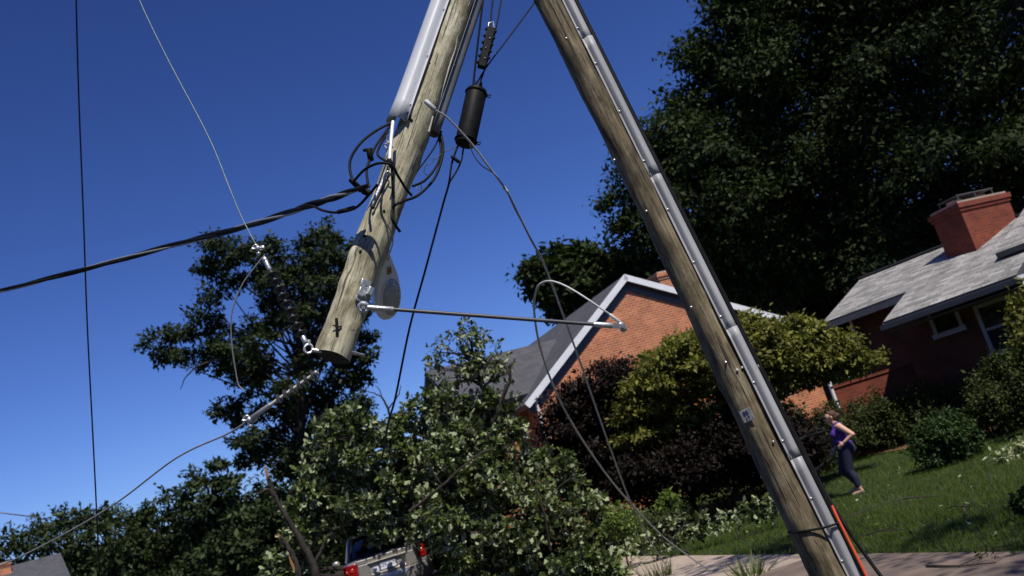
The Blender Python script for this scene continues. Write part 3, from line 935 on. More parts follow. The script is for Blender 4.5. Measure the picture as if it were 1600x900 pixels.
# chimney
cc = on_roof(1534, 372)
ccen = cc
ctop = P(1522, 312, (cc - CAM).dot(FWD)).z
cw = R(8)
cz_ = R(66); ca_, cb_ = V3(math.cos(cz_), -math.sin(cz_), 0), V3(math.sin(cz_), math.cos(cz_), 0)
ch2 = chimney(roof2, o2, ccen, ca_, cb_, 0.98, 1.8, C0.z, ctop, MT['brick_red'], MT['concrete'])
tz = ctop
cm = ccen - o2
for a in (-0.45, 0.45):
    mb = MB()
    mb.box((0, 0, 0), (0.26, 0.3, 0.12), Matrix.Translation(V3(cm.x, cm.y, tz + 0.06 - o2.z) + cb_ * a) @ Matrix.Rotation(-cz_, 4, 'Z'))
    mb.build('flue', MT['brick_orange'], ch2, 0)
mb = MB()
TM = Matrix.Translation(V3(cm.x, cm.y, tz - o2.z)) @ Matrix.Rotation(-cz_, 4, 'Z')
mb.box((0, 0, 0.19), (0.7, 1.35, 0.02), TM)
for a in (-0.36, 0.36):
    for b in (-0.7, 0, 0.7):
        mb.box((a * .9, b * .9, 0.09), (0.025, 0.025, 0.18), TM)
mb.build('chimney_cap', MT['dk_shade_paint'], ch2, 0)

# --- added wall piece standing in for the sunlit strip of the house's front wall
mb = MB()
wa_, wb_2 = P(1303, 607, 25.6), P(1424, 572, 25.6)
ga_ = empty('added_wall_piece', (wa_.x, wa_.y, float(gz(wa_.x, wa_.y))), None, 'added brick piece standing in for the sunlit foot of the house wall', 'wall')
og = Vector(ga_.location)
wb_2 = V3(wb_2.x, wb_2.y - 0.15, wa_.z)
mb.prism([wa_ - og, wb_2 - og, V3(wb_2.x, wb_2.y, og.z - .5) - og, V3(wa_.x, wa_.y, og.z - .5) - og], (0.05, 0.24, 0))
mb.build('wall', MT['brick_red'], ga_, 0, True)
mb = MB()
bar(mb, wa_ - og + V3(-.02, .12, .035), wb_2 - og + V3(.02, .12, .035), .30, .07)
mb.build('coping', MT['brick_red'], ga_, 0, True)

# --- far wood closing the horizon behind everything
n = 60000
th = RNG.uniform(R(-50), R(62), n)
rr_ = RNG.uniform(92, 125, n)
hh = 7.5 + 2.5 * np.sin(th * 23) + 1.5 * np.sin(th * 51 + 1)
hh = np.where(th < R(-3), 8.0, hh)
zf = hh * RNG.uniform(0, 1, n) ** 0.7
Cw = np.stack([rr_ * np.sin(th), rr_ * np.cos(th), zf], 1)
tag(leaf_mesh('far_wood', Cw, rand_dir(n), rand_dir(n) + [0, -.4, .6], RNG.uniform(.7, 1.5, n), MT['oak_leaf'], 'kite'),
    'dark far wood closing the view behind the houses', 'wood', kind='stuff')

n = 70000  # unseen ring of leaves behind the camera, added to cut sky light
th = RNG.uniform(R(78), R(285), n)
rr_ = RNG.uniform(26, 38, n)
hh = 13 + 3 * np.sin(th * 9) + 2 * np.sin(th * 23 + 1)
hh = np.where(np.abs(th - math.atan2(SUN.x, SUN.y)) < 0.3, 9, hh)
zf = hh * RNG.uniform(0, 1, n) ** 0.8
Cw = np.stack([rr_ * np.sin(th), rr_ * np.cos(th), zf], 1)
tag(leaf_mesh('sky_blocker_leaves', Cw, rand_dir(n), rand_dir(n) + [0, .4, .6], RNG.uniform(.5, 1.1, n), MT['oak_leaf'], 'kite'),
    'unseen leaf mass added behind the camera to cut the sky fill', 'wood', kind='stuff')

# --- small house far left
p = P(28, 884, 60)
h3 = empty('small_house', (p.x, p.y, 0), None, 'small far house with grey roof and brown chimney at lower left corner', 'house')
o3 = Vector(h3.location)
A3 = R(32)
e3, b3 = V3(math.cos(A3), math.sin(A3), 0), V3(-math.sin(A3), math.cos(A3), 0)
r1, r2 = P(0, 897, 60), P(95, 871, 60)
rz = P(60, 874, 60).z
mb = MB()
pc = P(96, 872, 60)
pc = V3(pc.x, pc.y, rz)
L3 = 14
slab(mb, [q - o3 for q in (pc, pc - e3 * L3, pc - e3 * L3 - b3 * 3.6 - ZU * 1.9, pc - b3 * 3.6 - ZU * 1.9)], 0.15)
slab(mb, [q - o3 for q in (pc, pc - e3 * L3, pc - e3 * L3 + b3 * 3.6 - ZU * 1.9, pc + b3 * 3.6 - ZU * 1.9)], 0.15)
rf3 = mb.build('roof', [MT['shingle_dark'], MT['dk_shade_paint']], h3, 0, True)
mb = MB()
mb.prism([q - o3 for q in (pc - e3 * .3 - ZU * .2, pc - e3 * .3 - b3 * 3.2 - ZU * 1.9, V3(0, 0, 0) + (pc - e3 * .3 - b3 * 3.2) * 1 - ZU * (pc.z), (pc - e3 * .3 + b3 * 3.2) - ZU * pc.z, pc - e3 * .3 + b3 * 3.2 - ZU * 1.9)], -e3 * (L3 - .6))
mb.build('wall', MT['brick_red'], h3, 0, True)
mb = MB()
bar(mb, pc - b3 * 3.63 - ZU * 2.0 - o3, pc - e3 * L3 - b3 * 3.63 - ZU * 2.0 - o3, 0.05, 0.22)
mb.build('fascia', MT['white'], h3, 0)
q = P(3, 890, 58)
chimney(rf3, o3, V3(q.x, q.y, 0), e3, b3, 0.9, 0.9, q.z - 2.5, q.z + 0.35, MT['brick_orange'], MT['concrete'])

# ------------------------------------------------------------------ garden plants
tree('dogwood_tree', 'spreading yellow green tree between the two brick houses', 'tree',
     [(958, 640), (975, 590), (1000, 545), (1060, 510), (1120, 492), (1190, 480), (1260, 492), (1320, 520), (1368, 545), (1385, 575), (1340, 592), (1290, 600), (1240, 625), (1180, 640), (1100, 650), (1066, 690), (1010, 712), (955, 700)],
     21.6, base_at(1130, 745, 22.0), 170, 25, 300, 0.105, MT['maple_leaf'], depth=2.6, trunk_r=0.07, tips=8, sig=0.30, flat=0.42, up=1.1, outw=0.5, limb_r=0.2,
     holes=[[(1080, 590), (1130, 580), (1140, 640), (1080, 650)], [(1200, 610), (1280, 600), (1290, 650), (1200, 660)]])
tree('purple_maple', 'dark purple leaved maple in front of the orange gable', 'tree',
     [(828, 660), (858, 615), (905, 582), (950, 552), (990, 555), (1015, 600), (1010, 670), (980, 740), (900, 760), (845, 715)],
     22.8, base_at(925, 800, 22.8), 85, 22, 300, 0.09, MT['purple_leaf'], depth=1.5, trunk_r=0.1, tips=9, flat=0.6, up=1.2)
tree('purple_maple', 'low dark purple maple shading the lawn beside the leaning pole', 'tree',
     [(960, 730), (1000, 705), (1060, 685), (1110, 655), (1200, 645), (1270, 655), (1295, 690), (1280, 735), (1230, 752), (1120, 765), (1020, 775), (950, 760)],
     20.9, base_at(1150, 775, 21.0), 110, 24, 300, 0.09, MT['purple_leaf'], depth=1.3, trunk_r=0.1, tips=9, flat=0.65, up=1.2,
     holes=[[(1070, 695), (1110, 690), (1115, 725), (1075, 735)]])
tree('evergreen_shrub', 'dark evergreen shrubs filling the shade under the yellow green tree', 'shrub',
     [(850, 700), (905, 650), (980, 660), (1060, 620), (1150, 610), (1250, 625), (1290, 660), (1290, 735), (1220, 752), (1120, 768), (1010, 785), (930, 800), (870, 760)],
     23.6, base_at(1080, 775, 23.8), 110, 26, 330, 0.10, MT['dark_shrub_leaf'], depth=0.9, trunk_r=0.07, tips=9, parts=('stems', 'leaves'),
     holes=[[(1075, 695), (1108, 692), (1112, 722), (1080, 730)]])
tree('hedge', 'dark clipped hedge below the brick wall behind the woman', 'hedge',
     [(1270, 640), (1310, 625), (1400, 612), (1480, 598), (1530, 590), (1560, 640), (1540, 670), (1440, 690), (1370, 704), (1310, 712), (1275, 705)],
     24.5, base_at(1400, 705, 25.5), 95, 18, 300, 0.07, MT['hedge_leaf'], depth=0.8, trunk_r=0.06, tips=9, parts=('stems', 'leaves'))
tree('large_shrub', 'large dark shrub under the white window at the right edge', 'shrub',
     [(1500, 655), (1515, 600), (1540, 555), (1590, 520), (1660, 500), (1720, 560), (1730, 650), (1640, 675), (1540, 680)],
     21.5, base_at(1580, 680, 22), 90, 22, 320, 0.07, MT['hedge_leaf'], depth=1.2, trunk_r=0.08, tips=9, parts=('stems', 'leaves'))
tree('young_tree', 'leafy branch tips hanging in from the right past the white window', 'tree',
     [(1565, 520), (1575, 480), (1610, 440), (1690, 430), (1720, 520), (1640, 545), (1590, 545)],
     19.5, base_at(1680, 690, 20), 30, 18, 150, 0.10, MT['maple_leaf'], depth=1.0, trunk_r=0.06, tips=8)
tree('yew_shrub', 'small feathery dark shrub alone on the lawn right of the woman', 'shrub',
     [(1420, 715), (1432, 680), (1455, 655), (1480, 640), (1510, 655), (1535, 685), (1530, 712), (1480, 728), (1440, 730)],
     18.8, base_at(1480, 735, 19), 46, 15, 300, 0.065, MT['shrub_leaf'], depth=0.8, trunk_r=0.05, tips=10, parts=('stems', 'leaves'), up=0.4)
tree('variegated_shrub', 'pale cream and green variegated shrub at the right edge of the lawn', 'shrub',
     [(1548, 725), (1560, 700), (1590, 688), (1640, 680), (1680, 700), (1680, 740), (1600, 745)],
     16.6, base_at(1610, 745, 16.8), 36, 13, 130, 0.075, MT['varieg_leaf'], depth=0.5, trunk_r=0.04, tips=8, parts=('stems', 'leaves'))
tree('garden_weed', 'small bright green weed at the foot of the purple maple', 'plant',
     [(1025, 790), (1030, 768), (1048, 762), (1060, 778), (1058, 795), (1035, 800)],
     18.6, base_at(1042, 800, 18.6), 10, 7, 50, 0.07, MT['weed_leaf'], depth=0.15, trunk_r=0.02, tips=6, parts=('stems', 'leaves'))
tree('garden_weed', 'low bright green weeds right of the fallen oak crown', 'plant',
     [(930, 830), (945, 800), (975, 785), (1000, 800), (1000, 825), (960, 840)],
     17.6, base_at(965, 838, 17.6), 16, 10, 60, 0.06, MT['weed_leaf'], depth=0.3, trunk_r=0.02, tips=6, parts=('stems', 'leaves'))
tree('garden_shrub', 'dark low shrub in shade at the right edge of the lawn', 'shrub',
     [(1575, 800), (1580, 775), (1610, 765), (1650, 775), (1660, 805), (1600, 812)],
     G(1612,806).y/1.05, G(1615, 812), 12, 9, 120, 0.06, MT['shrub_leaf'], depth=0.3, trunk_r=0.03, tips=8, parts=('stems', 'leaves'))

# street tree standing out of the picture on the right; its thin crown dapples lawn and pavement
cs = [V3(5.4 + random.uniform(-.9, .9), 9.6 + random.uniform(-.7, .7), 10 + random.uniform(-.6, .6)) for _ in range(5)]
cs += [V3(random.uniform(6.6, 12), random.uniform(1.0, 6.0), random.uniform(9.4, 12.5)) for _ in range(11)]
tree('street_tree', 'tall thin crowned street tree by the pavement, out beyond the right edge', 'tree', None, 12, (12.5, 6.0, float(gz(12.5, 6.0))), 0, 40, 330, 0.15, MT['oak_leaf'],
     centres=cs, radius=0.75, trunk_r=0.22, tips=9, trunk_top=V3(11.5, 6.6, 10.5))

# ------------------------------------------------------------------ fallen oak over the car
cg = P(606, 880, 20.2)
CARM = Matrix.Translation((cg.x, cg.y, P(606, 873, 20.2).z - 0.86)) @ Matrix.Rotation(R(14.0), 4, 'Z')
CARWIDE = [(488, 960), (490, 850), (540, 828), (650, 838), (695, 850), (705, 960)]
CARZONE = ([(508, 905), (515, 862), (530, 838), (562, 836), (572, 866), (612, 862), (645, 848), (672, 855), (690, 905)], 21.5)
fallen = tree('fallen_oak', 'fallen oak crown with pale leaf undersides burying the parked car', 'tree',
     [(395, 960), (425, 875), (452, 820), (468, 745), (488, 692), (515, 655), (550, 638), (588, 664), (628, 638), (655, 615), (700, 612), (735, 628), (760, 610), (800, 640), (832, 700), (880, 722), (930, 775), (975, 812), (1010, 860), (960, 930), (700, 960)],
     20.3, base_at(400, 985, 24.5), 350, 20, 150, 0.125, MT['fallen_leaf'], depth=2.0, trunk_r=0.24, shape='oak', tips=7, sig=0.24, up=0.35, outw=0.8, flip=0.24, inset=0.25, limb_r=0.28,
     trunk_top=P(790, 700, 22.3), clip_px=CARZONE, twigs=4)
tree('broken_branch', 'upright leafy branch of the fallen oak reaching above the grey rod', 'branch',
     [(660, 590), (668, 545), (692, 520), (715, 500), (750, 502), (778, 530), (805, 560), (800, 592), (760, 600), (700, 605)],
     20.5, P(775, 650, 20.5), 30, 14, 36, 0.115, MT['fallen_leaf'], depth=0.8, trunk_r=0.07, shape='oak', tips=6, sig=0.26, up=0.35, flip=0.3, limb_r=0.4,
     trunk_top=P(735, 545, 20.5), parts=('stem', 'leaves'), twigs=6)
tree('leafy_branch', 'pale leafy branch fallen across the pavement below the oak', 'branch',
     [(845, 930), (860, 880), (900, 855), (950, 870), (985, 900), (960, 940)],
     16.2, base_at(930, 915, 16.2), 24, 16, 90, 0.13, MT['fallen_leaf'], depth=0.5, trunk_r=0.03, shape='oak', tips=8, up=0.2, flip=0.4, parts=('stem', 'leaves'))

tree('leafy_branch', 'torn leafy oak branch lying on the lawn edge under the steel strands', 'branch',
     [(975, 862), (1000, 828), (1050, 800), (1110, 800), (1135, 818), (1100, 846), (1020, 866)],
     17.3, base_at(1010, 850, 17.3), 22, 12, 38, 0.095, MT['fallen_leaf'], depth=0.9, trunk_r=0.025, shape='oak', tips=7, up=0.6, flip=0.4, flat=0.28, inset=0.2, parts=('stem', 'leaves'))
tree('leafy_branch', 'small torn leafy branch on the lawn left of the leaning pole', 'branch',
     [(1120, 805), (1140, 785), (1190, 775), (1225, 782), (1220, 805), (1170, 815)],
     17.0, base_at(1130, 808, 17.0), 14, 10, 30, 0.09, MT['fallen_leaf'], depth=0.6, trunk_r=0.02, shape='oak', tips=6, up=0.6, flip=0.4, flat=0.28, inset=0.2, parts=('stem', 'leaves'))
def limbs(name, label, paths, split=()):
    b0 = Vector(paths[0][0][0])
    root = empty(name, b0, None, label, 'branch')
    mb = MB()
    for pts, r0, r1 in paths:
        q = catmull([Vector(p) - b0 for p in pts], 6)
        rs = [r0 + (r1 - r0) * i / (len(q) - 1) for i in range(len(q))]
        mb.tube([p + V3(*[random.uniform(-.01, .01) for _ in range(3)]) for p in q], rs, 8)
    mb.build('stem', MT['bark'], root, 60)
    for a, b, r in split:
        a, b = Vector(a) - b0, Vector(b) - b0
        mb = MB()
        for k in range(7):
            o = V3(random.uniform(-1, 1), random.uniform(-1, 1), random.uniform(-1, 1)) * r * 0.6
            l = random.uniform(0.5, 1.0)
            mb.tube([a + o * .5, a.lerp(b, l * .6) + o, a.lerp(b, l) + o], [r * .55, r * .35, r * .04], 5)
        mb.build('splintered_wood', MT['split'], root, 40)
    return root
T = 17.5
limbs('snapped_limb', 'snapped dark limb with splintered orange tip left of the car', [
    ([P(500, 930, T), P(490, 885, T), P(470, 845, T), P(442, 800, T), P(428, 772, T)], 0.085, 0.03),
    ([P(428, 772, T), P(420, 765, T), P(402, 772, T)], 0.04, 0.02),
    ([P(428, 775, T), P(421, 755, T), P(418, 745, T)], 0.045, 0.03),
    ([P(494, 880, T), P(503, 858, T), P(512, 836, T)], 0.04, 0.025)],
    [(P(419, 750, T), P(414, 722, T), 0.035)])
limbs('snapped_limb', 'broken limb with torn orange wood low beside the car', [
    ([P(470, 930, T - 1), P(462, 880, T - 1), P(450, 855, T - 1), P(438, 838, T - 1)], 0.06, 0.03)],
    [(P(462, 890, T - 1), P(452, 862, T - 1), 0.06), (P(441, 845, T - 1), P(434, 833, T - 1), 0.03)])
limbs('dead_branch', 'bare forked dead branch sticking out against the charcoal roof', [
    ([P(770, 660, 20), P(790, 610, 20), P(797, 590, 20), P(790, 575, 20), P(778, 563, 20), P(765, 568, 20)], 0.05, 0.015),
    ([P(797, 590, 20), P(798, 575, 20), P(805, 560, 20)], 0.03, 0.012)])
limbs('dead_branch', 'bare brown limb leaning on the orange wall among fallen leaves', [
    ([P(700, 760, 20.2), P(745, 720, 20.2), P(790, 695, 20.4), P(830, 672, 20.6)], 0.07, 0.03)],
    [(P(800, 690, 20.3), P(832, 670, 20.5), 0.05)])
limbs('dead_branch', 'thin bare twigs poking up from the top of the fallen oak', [
    ([P(620, 680, 20.5), P(606, 640, 20.4), P(598, 622, 20.4), P(588, 616, 20.4), P(574, 612, 20.4)], 0.03, 0.008),
    ([P(598, 622, 20.4), P(592, 608, 20.4), P(586, 602, 20.4)], 0.012, 0.006),
    ([P(606, 640, 20.4), P(622, 618, 20.4), P(626, 602, 20.4)], 0.018, 0.007)])
limbs('dead_branch', 'dark bare limb crossing the leaves above the car', [
    ([P(640, 800, 18.6), P(690, 760, 18.5), P(740, 715, 18.6), P(775, 700, 18.9)], 0.035, 0.012),
    ([P(690, 760, 18.5), P(672, 725, 18.5), P(668, 700, 18.6)], 0.015, 0.007)])
limbs('dead_branch', 'dark forked limb among the leaves right of the car', [
    ([P(860, 860, 18.3), P(850, 800, 18.2), P(838, 760, 18.3), P(845, 735, 18.4)], 0.028, 0.01),
    ([P(848, 790, 18.2), P(880, 755, 18.2), P(900, 745, 18.3)], 0.015, 0.007)])
limbs('dead_branch', 'bare drooping branch below the locust crown on the left', [
    ([P(345, 560, 42), P(310, 572, 42), P(290, 590, 42), P(282, 608, 42)], 0.05, 0.015)])

# leaves and twigs strewn on the lawn
n = 5200
q = RNG.uniform(0, 1, size=(n, 2))
L_, keep = [], []
spots = [(1060, 800, 60, 14), (1110, 825, 50, 10), (1150, 790, 40, 7), (1190, 800, 30, 8), (1000, 830, 60, 20), (960, 865, 60, 20), (1230, 775, 20, 5), (900, 850, 60, 20), (1400, 760, 150, 20), (1450, 830, 150, 30)]
wts = np.array([3, 2.4, 1.2, 1.4, 3, 3, .6, 3, .16, .10]); wts = wts / wts.sum()
for i in range(n):
    s_ = spots[RNG.choice(len(spots), p=wts)]
    x, y = s_[0] + RNG.normal() * s_[2] * 0.6, s_[1] + RNG.normal() * s_[3] * 0.7
    p = G(x, min(y, 893))
    if p.y > 30 or p.y < 5: continue
    L_.append((p.x, p.y, p.z + 0.05 + abs(RNG.normal()) * 0.03))
L_ = np.array(L_)
tag(leaf_mesh('leaf_litter', L_, rand_dir(len(L_)) + [0, 0, 0.1], (rand_dir(len(L_)) * 0.6 + np.array([0, 0, 1.0])) * np.where(RNG.uniform(0, 1, (len(L_), 1)) < 0.4, -1, 1), 0.075 * RNG.uniform(.6, 1.2, len(L_)), MT['fallen_leaf'], 'oak'),
    'pale torn oak leaves strewn over the lawn', 'leaves', kind='stuff')

# small bare twigs strewn about
twp = None
for i in range(14):
    px_, py_ = [(1045, 845), (1090, 838), (1150, 820), (1205, 815), (1010, 872), (1180, 842), (1260, 838), (1330, 815), (1385, 840), (1420, 790), (1240, 868), (1520, 800), (1130, 868), (1075, 868)][i]
    g_ = G(px_, py_)
    if twp is None:
        mb = MB()
        mb.tube(catmull([(-.32, 0, .02), (-.1, .03, .05), (.1, -.02, .05), (.34, .05, .03)], 4), [.011 - .0006 * k for k in range(13)], 5)
        mb.tube([(-.05, .02, .05), (.06, .14, .07), (.12, .24, .05)], [.006, .005, .003], 5)
        twp = o_ = mb.build('lawn_twig', MT['bark'], None, 60)
    else:
        o_ = twp.copy(); COL.objects.link(o_)
    o_.location = g_ + V3(0, 0, .03)
    o_.rotation_euler = (random.uniform(-.1, .1), random.uniform(-.1, .1), random.uniform(0, 6.28))
    o_.scale = (random.uniform(.6, 1.5),) * 3
    tag(o_, 'small bare brown twig lying loose on the grass', 'twig', 'small twigs strewn over the lawn')

# lawn grass
n = 620000
yy = 5 + 27 * RNG.uniform(0, 1, n) ** 1.25
xx = RNG.uniform(-0.45, 0.75, n) * (yy + 2)
cc_ = cross_c(xx, yy)
ok = (cc_ > 0.03) | ((cc_ < SW0 - 0.02) & (cc_ > -2.68))
ok &= (cc_ < 22)
xx, yy = xx[ok], yy[ok]
zz = gz(xx, yy)
Dg = RNG.normal(size=(len(xx), 3)) * 0.5; Dg[:, 2] = 1
tag(leaf_mesh('grass', np.stack([xx, yy, zz], 1), Dg, RNG.normal(size=(len(xx), 3)), RNG.uniform(0.04, 0.095, len(xx)) * (1 + yy * 0.012), MT['grass_blade'], 'blade'),
    'short dark green lawn grass', 'grass', kind='stuff')

def tuft(label, px, py, r, nb, h, name='tall_grass_tuft'):
    b = G(px, py)
    a = RNG.uniform(0, 2 * math.pi, nb); rr = r * np.sqrt(RNG.uniform(0, 1, nb))
    Cx = np.stack([rr * np.cos(a), rr * np.sin(a), np.zeros(nb)], 1)
    Dx = np.stack([np.cos(a) * .6, np.sin(a) * .6, np.ones(nb) * 1.2], 1) + RNG.normal(size=(nb, 3)) * 0.3
    o = leaf_mesh(name, Cx, Dx, RNG.normal(size=(nb, 3)), h * RNG.uniform(.4, 1.15, nb), MT['straw'], 'blade')
    o.location = b
    return tag(o, label, 'grass', 'tall grass tufts by the pavement')
tuft('tall pale grass tuft against the foot of the leaning pole', 1172, 905, 0.2, 100, 0.36)
tuft('tall grass tuft under the crossing steel strands', 1030, 905, 0.25, 110, 0.32)
tuft('straggly grass tuft at the edge of the sunlit pavement slab', 975, 902, 0.22, 80, 0.25)

# ------------------------------------------------------------------ poles
def pole_frame(a, b):             # z runs from a to b, -y looks at the camera
    a, b = Vector(a), Vector(b)
    z = (b - a).normalized()
    f = CAM - (a + b) / 2
    f = (f - z * f.dot(z)).normalized()
    x = (-f).cross(z).normalized()
    m = Matrix.Identity(4)
    for i in range(3):
        m[i][0], m[i][1], m[i][2], m[i][3] = x[i], -f[i], z[i], a[i]
    return m

def on_pole(root, px, py, rad):   # point of the pole's surface under a pixel, in the pole's frame
    mi = WORLD_M[root.name].inverted()
    o = mi @ CAM
    d = (mi.to_3x3() @ ray(px, py))
    a = d.x ** 2 + d.y ** 2; b = 2 * (o.x * d.x + o.y * d.y); c = o.x ** 2 + o.y ** 2 - rad ** 2
    disc = b * b - 4 * a * c
    t = (-b - math.sqrt(disc)) / (2 * a) if disc >= 0 else -b / (2 * a)
    return o + d * t

def log(L, r0, r1, seed, n=28, rings=150, knots=18):
    rnd = random.Random(seed)
    ks = [(rnd.uniform(0, 2 * math.pi), rnd.uniform(0, L), rnd.uniform(0.03, 0.06), rnd.uniform(0.004, 0.012)) for _ in range(knots)]
    ph = [rnd.uniform(0, 6.28) for _ in range(6)]
    mb = MB()
    vs, fs = [], []
    for i in range(rings + 1):
        z = L * i / rings
        r = r0 + (r1 - r0) * i / rings
        wx, wy = 0.010 * math.sin(z * 1.7 + ph[0]), 0.010 * math.sin(z * 1.3 + ph[1])
        for k in range(n):
            t = 2 * math.pi * k / n
            q = r * (1 + 0.018 * math.sin(3 * t + ph[2] + z * .6) + 0.012 * math.sin(5 * t + ph[3] - z * .9)) + 0.0035 * math.sin(z * 9 + 4 * t + ph[4]) + rnd.uniform(-.0012, .0012)
            for (ka, kz, ks_, kh) in ks:
                da = (t - ka + math.pi) % (2 * math.pi) - math.pi
                dd = (da * r) ** 2 + (z - kz) ** 2
                if dd < ks_ ** 2 * 6: q += kh * math.exp(-dd / ks_ ** 2)
            vs.append((wx + q * math.cos(t), wy + q * math.sin(t), z))
    for i in range(rings):
        for k in range(n):
            k2 = (k + 1) % n
            fs.append((i * n + k, i * n + k2, (i + 1) * n + k2, (i + 1) * n + k))
    mb.add(vs, fs)
    mb.add([vs[k] for k in range(n)], [tuple(range(n - 1, -1, -1))], 1)
    mb.add([vs[rings * n + k] for k in range(n)], [tuple(range(n))], 1)
    return mb

def guard(parent, psi, r, z0, z1, wd, dp, flange=0.025, name='cable_guard', dr=0.0, flare=0.0, mat='guard'):
    """hat section cover lying against the pole at angle psi (0 faces the camera, positive to the right)"""
    prof = [(-wd / 2 - flange, 0.006), (-wd / 2, 0.006)]
    for k in range(11):
        a = math.pi * (1 - k / 10)
        prof.append((wd / 2 * math.cos(a), 0.012 + dp * max(0.0, math.sin(a)) ** 0.45))
    prof += [(wd / 2, 0.006), (wd / 2 + flange, 0.006)]
    mb = MB()
    nz = 14
    vs, fs = [], []
    ca, sa = math.sin(psi), -math.cos(psi)
    for i in range(nz + 1):
        z = z0 + (z1 - z0) * i / nz
        fl = 1 + flare * max(0, 1 - (z - z0) / 0.25) ** 2
        for (tau, rho) in prof:
            rad = r + dr + rho * fl
            tt = tau * fl
            curve = (abs(tau) > wd / 2) * 0.0
            vs.append((rad * ca - tt * sa * -1 * -1, rad * sa + tt * ca, z))
    m = len(prof)
    for i in range(nz):
        for k in range(m - 1):
            fs.append((i * m + k, i * m + k + 1, (i + 1) * m + k + 1, (i + 1) * m + k))
    mb.add(vs, fs)
    o = mb.build(name, MT[mat], parent, 50)
    s = o.modifiers.new('solid', 'SOLIDIFY'); s.thickness = 0.004; s.offset = 0
    # screws through the flanges
    z = z0 + 0.12
    proto = None
    while z < z1 - 0.05:
        for sgn in (-1, 1):
            tt = sgn * (wd / 2 + flange * 0.5)
            if proto is None:
                sb = MB(); sb.ball((0, 0, 0), 0.007, 8)
                sc = proto = sb.build('screw', MT['galv'], o)
            else:
                sc = proto.copy(); COL.objects.link(sc); sc.parent = o
            sc.location = ((r + dr + 0.012) * ca - tt * sa, (r + dr + 0.012) * sa + tt * ca, z)
        z += 0.38
    return o

# --- leaning stump
JT = 7.1
Jn = P(790, -150, JT)
low = P(1294, 880, 5.8)
dirp = (Jn - low).normalized()
base = low - dirp * ((low.z + 0.3) / dirp.z)
M1 = pole_frame(base, Jn)
L1 = (Jn - base).length
p1 = empty('utility_pole', M=M1, label='leaning brown wooden utility pole standing at the pavement with grey conduit', cat='utility pole')
r_lo, r_hi = 0.125, 0.105
def r1_(z): return r_lo + (r_hi - r_lo) * z / L1
log(L1, r_lo, r_hi, 3).build('pole', [MT['wood_dark'], MT['split']], p1, 50)
PSI1 = R(50)
zs = [on_pole(p1, x, y, 0.12).z for x, y in ((1290, 900), (1243, 716), (1140, 522), (1018, 277), (905, 70))]
edges = [0.3] + zs[1:] + [L1 - 0.1]
for i in range(len(edges) - 1):
    z0, z1 = edges[i], edges[i + 1]
    guard(p1, PSI1, r1_((z0 + z1) / 2) - 0.006, z0, z1 + 0.03, 0.054, 0.038, flange=0.018, dr=0.003 * (i % 2) + 0.001 * i)
# second thin dark conduit behind the guard
mb = MB()
a = R(95)
mb.tube([((r1_(z) + 0.03) * math.sin(a), -(r1_(z) + 0.03) * math.cos(a), z) for z in np.linspace(0.3, L1 - 0.2, 12)], 0.02, 10)
mb.build('conduit', MT['black'], p1)
# strap
zst = on_pole(p1, 1275, 825, 0.12).z
mb = MB()
ring = []
for k in range(41):
    t = 2 * math.pi * k / 40
    rr = r1_(zst) + 0.008
    x, y = rr * math.sin(t), -rr * math.cos(t)
    dd = (t - PSI1 + math.pi) % (2 * math.pi) - math.pi
    push = 0.058 * math.exp(-(dd / 0.42) ** 2)
    ring.append((x * (1 + push / rr), y * (1 + push / rr), zst - 0.03 * math.sin(t)))
mb.tube(ring, 0.007, 8)
mb.build('strap', MT['black'], p1)
# tag
q = on_pole(p1, 1167, 649, r1_(2) + 0.008)
ang = math.atan2(q.x, -q.y)
TG = Matrix.Translation(q) @ Matrix.Rotation(ang, 4, 'Z')
mb = MB()
mb.box((0, 0, 0), (0.075, 0.004, 0.075), TG)
tg = bevel(mb.build('number_tag', MT['tag'], p1, 0), 0.002)
def text(s, size, M, mat, parent, name='lettering'):
    cu = bpy.data.curves.new(name, 'FONT')
    cu.body = s; cu.size = size; cu.align_x = 'CENTER'; cu.align_y = 'CENTER'; cu.extrude = 0.0008
    tmp = bpy.data.objects.new(name, cu)
    COL.objects.link(tmp)
    dg = bpy.context.evaluated_depsgraph_get()
    me = bpy.data.meshes.new_from_object(tmp.evaluated_get(dg))
    bpy.data.objects.remove(tmp)
    me.transform(M)
    me.materials.clear(); me.materials.append(mat)
    o = bpy.data.objects.new(name, me)
    COL.objects.link(o)
    o.parent = parent
    return o
FR = Matrix.Rotation(R(90), 4, 'X')
text('85', 0.038, TG @ Matrix.Translation((0, -0.0035, 0.014)) @ FR, MT['ink'], tg)
text('17', 0.034, TG @ Matrix.Translation((0, -0.0035, -0.020)) @ FR, MT['ink'], tg)
# staples and old bolts
for (x, y) in ((1134, 566), (1208, 690), (885, 60), (960, 250), (1080, 480), (1190, 745), (1010, 330)):
    mb = MB(); mb.ball(on_pole(p1, x, y, r1_(2)), 0.008, 8)
    mb.build('nail', MT['galv'], p1)
for (x, y) in ((1152, 578), (1160, 574), (1168, 570), (1176, 567), (1185, 572), (1172, 582)):
    q = on_pole(p1, x, y, r1_(2))
    mb = MB(); mb.ball((0, 0, 0), (random.uniform(.006, .013), .004, random.uniform(.005, .012)), 8)
    pm = mb.build('paint_mark', MT['stonewhite'], p1)
    pm.location = q; pm.rotation_euler.z = math.atan2(q.x, -q.y)
# torn upper end
mb = MB()
for k in range(26):
    t = random.uniform(0, 6.28); rr = random.uniform(0, 0.085)
    h = random.uniform(0.15, 0.5)
    x, y = rr * math.cos(t), rr * math.sin(t)
    mb.tube([(x, y, L1 - 0.1), (x * 1.02 - .03, y, L1 + h * .5), (x * 1.1 - .08, y * 1.05, L1 + h)], [0.022, 0.014, 0.002], 5)
mb.build('splintered_wood', MT['split'], p1)

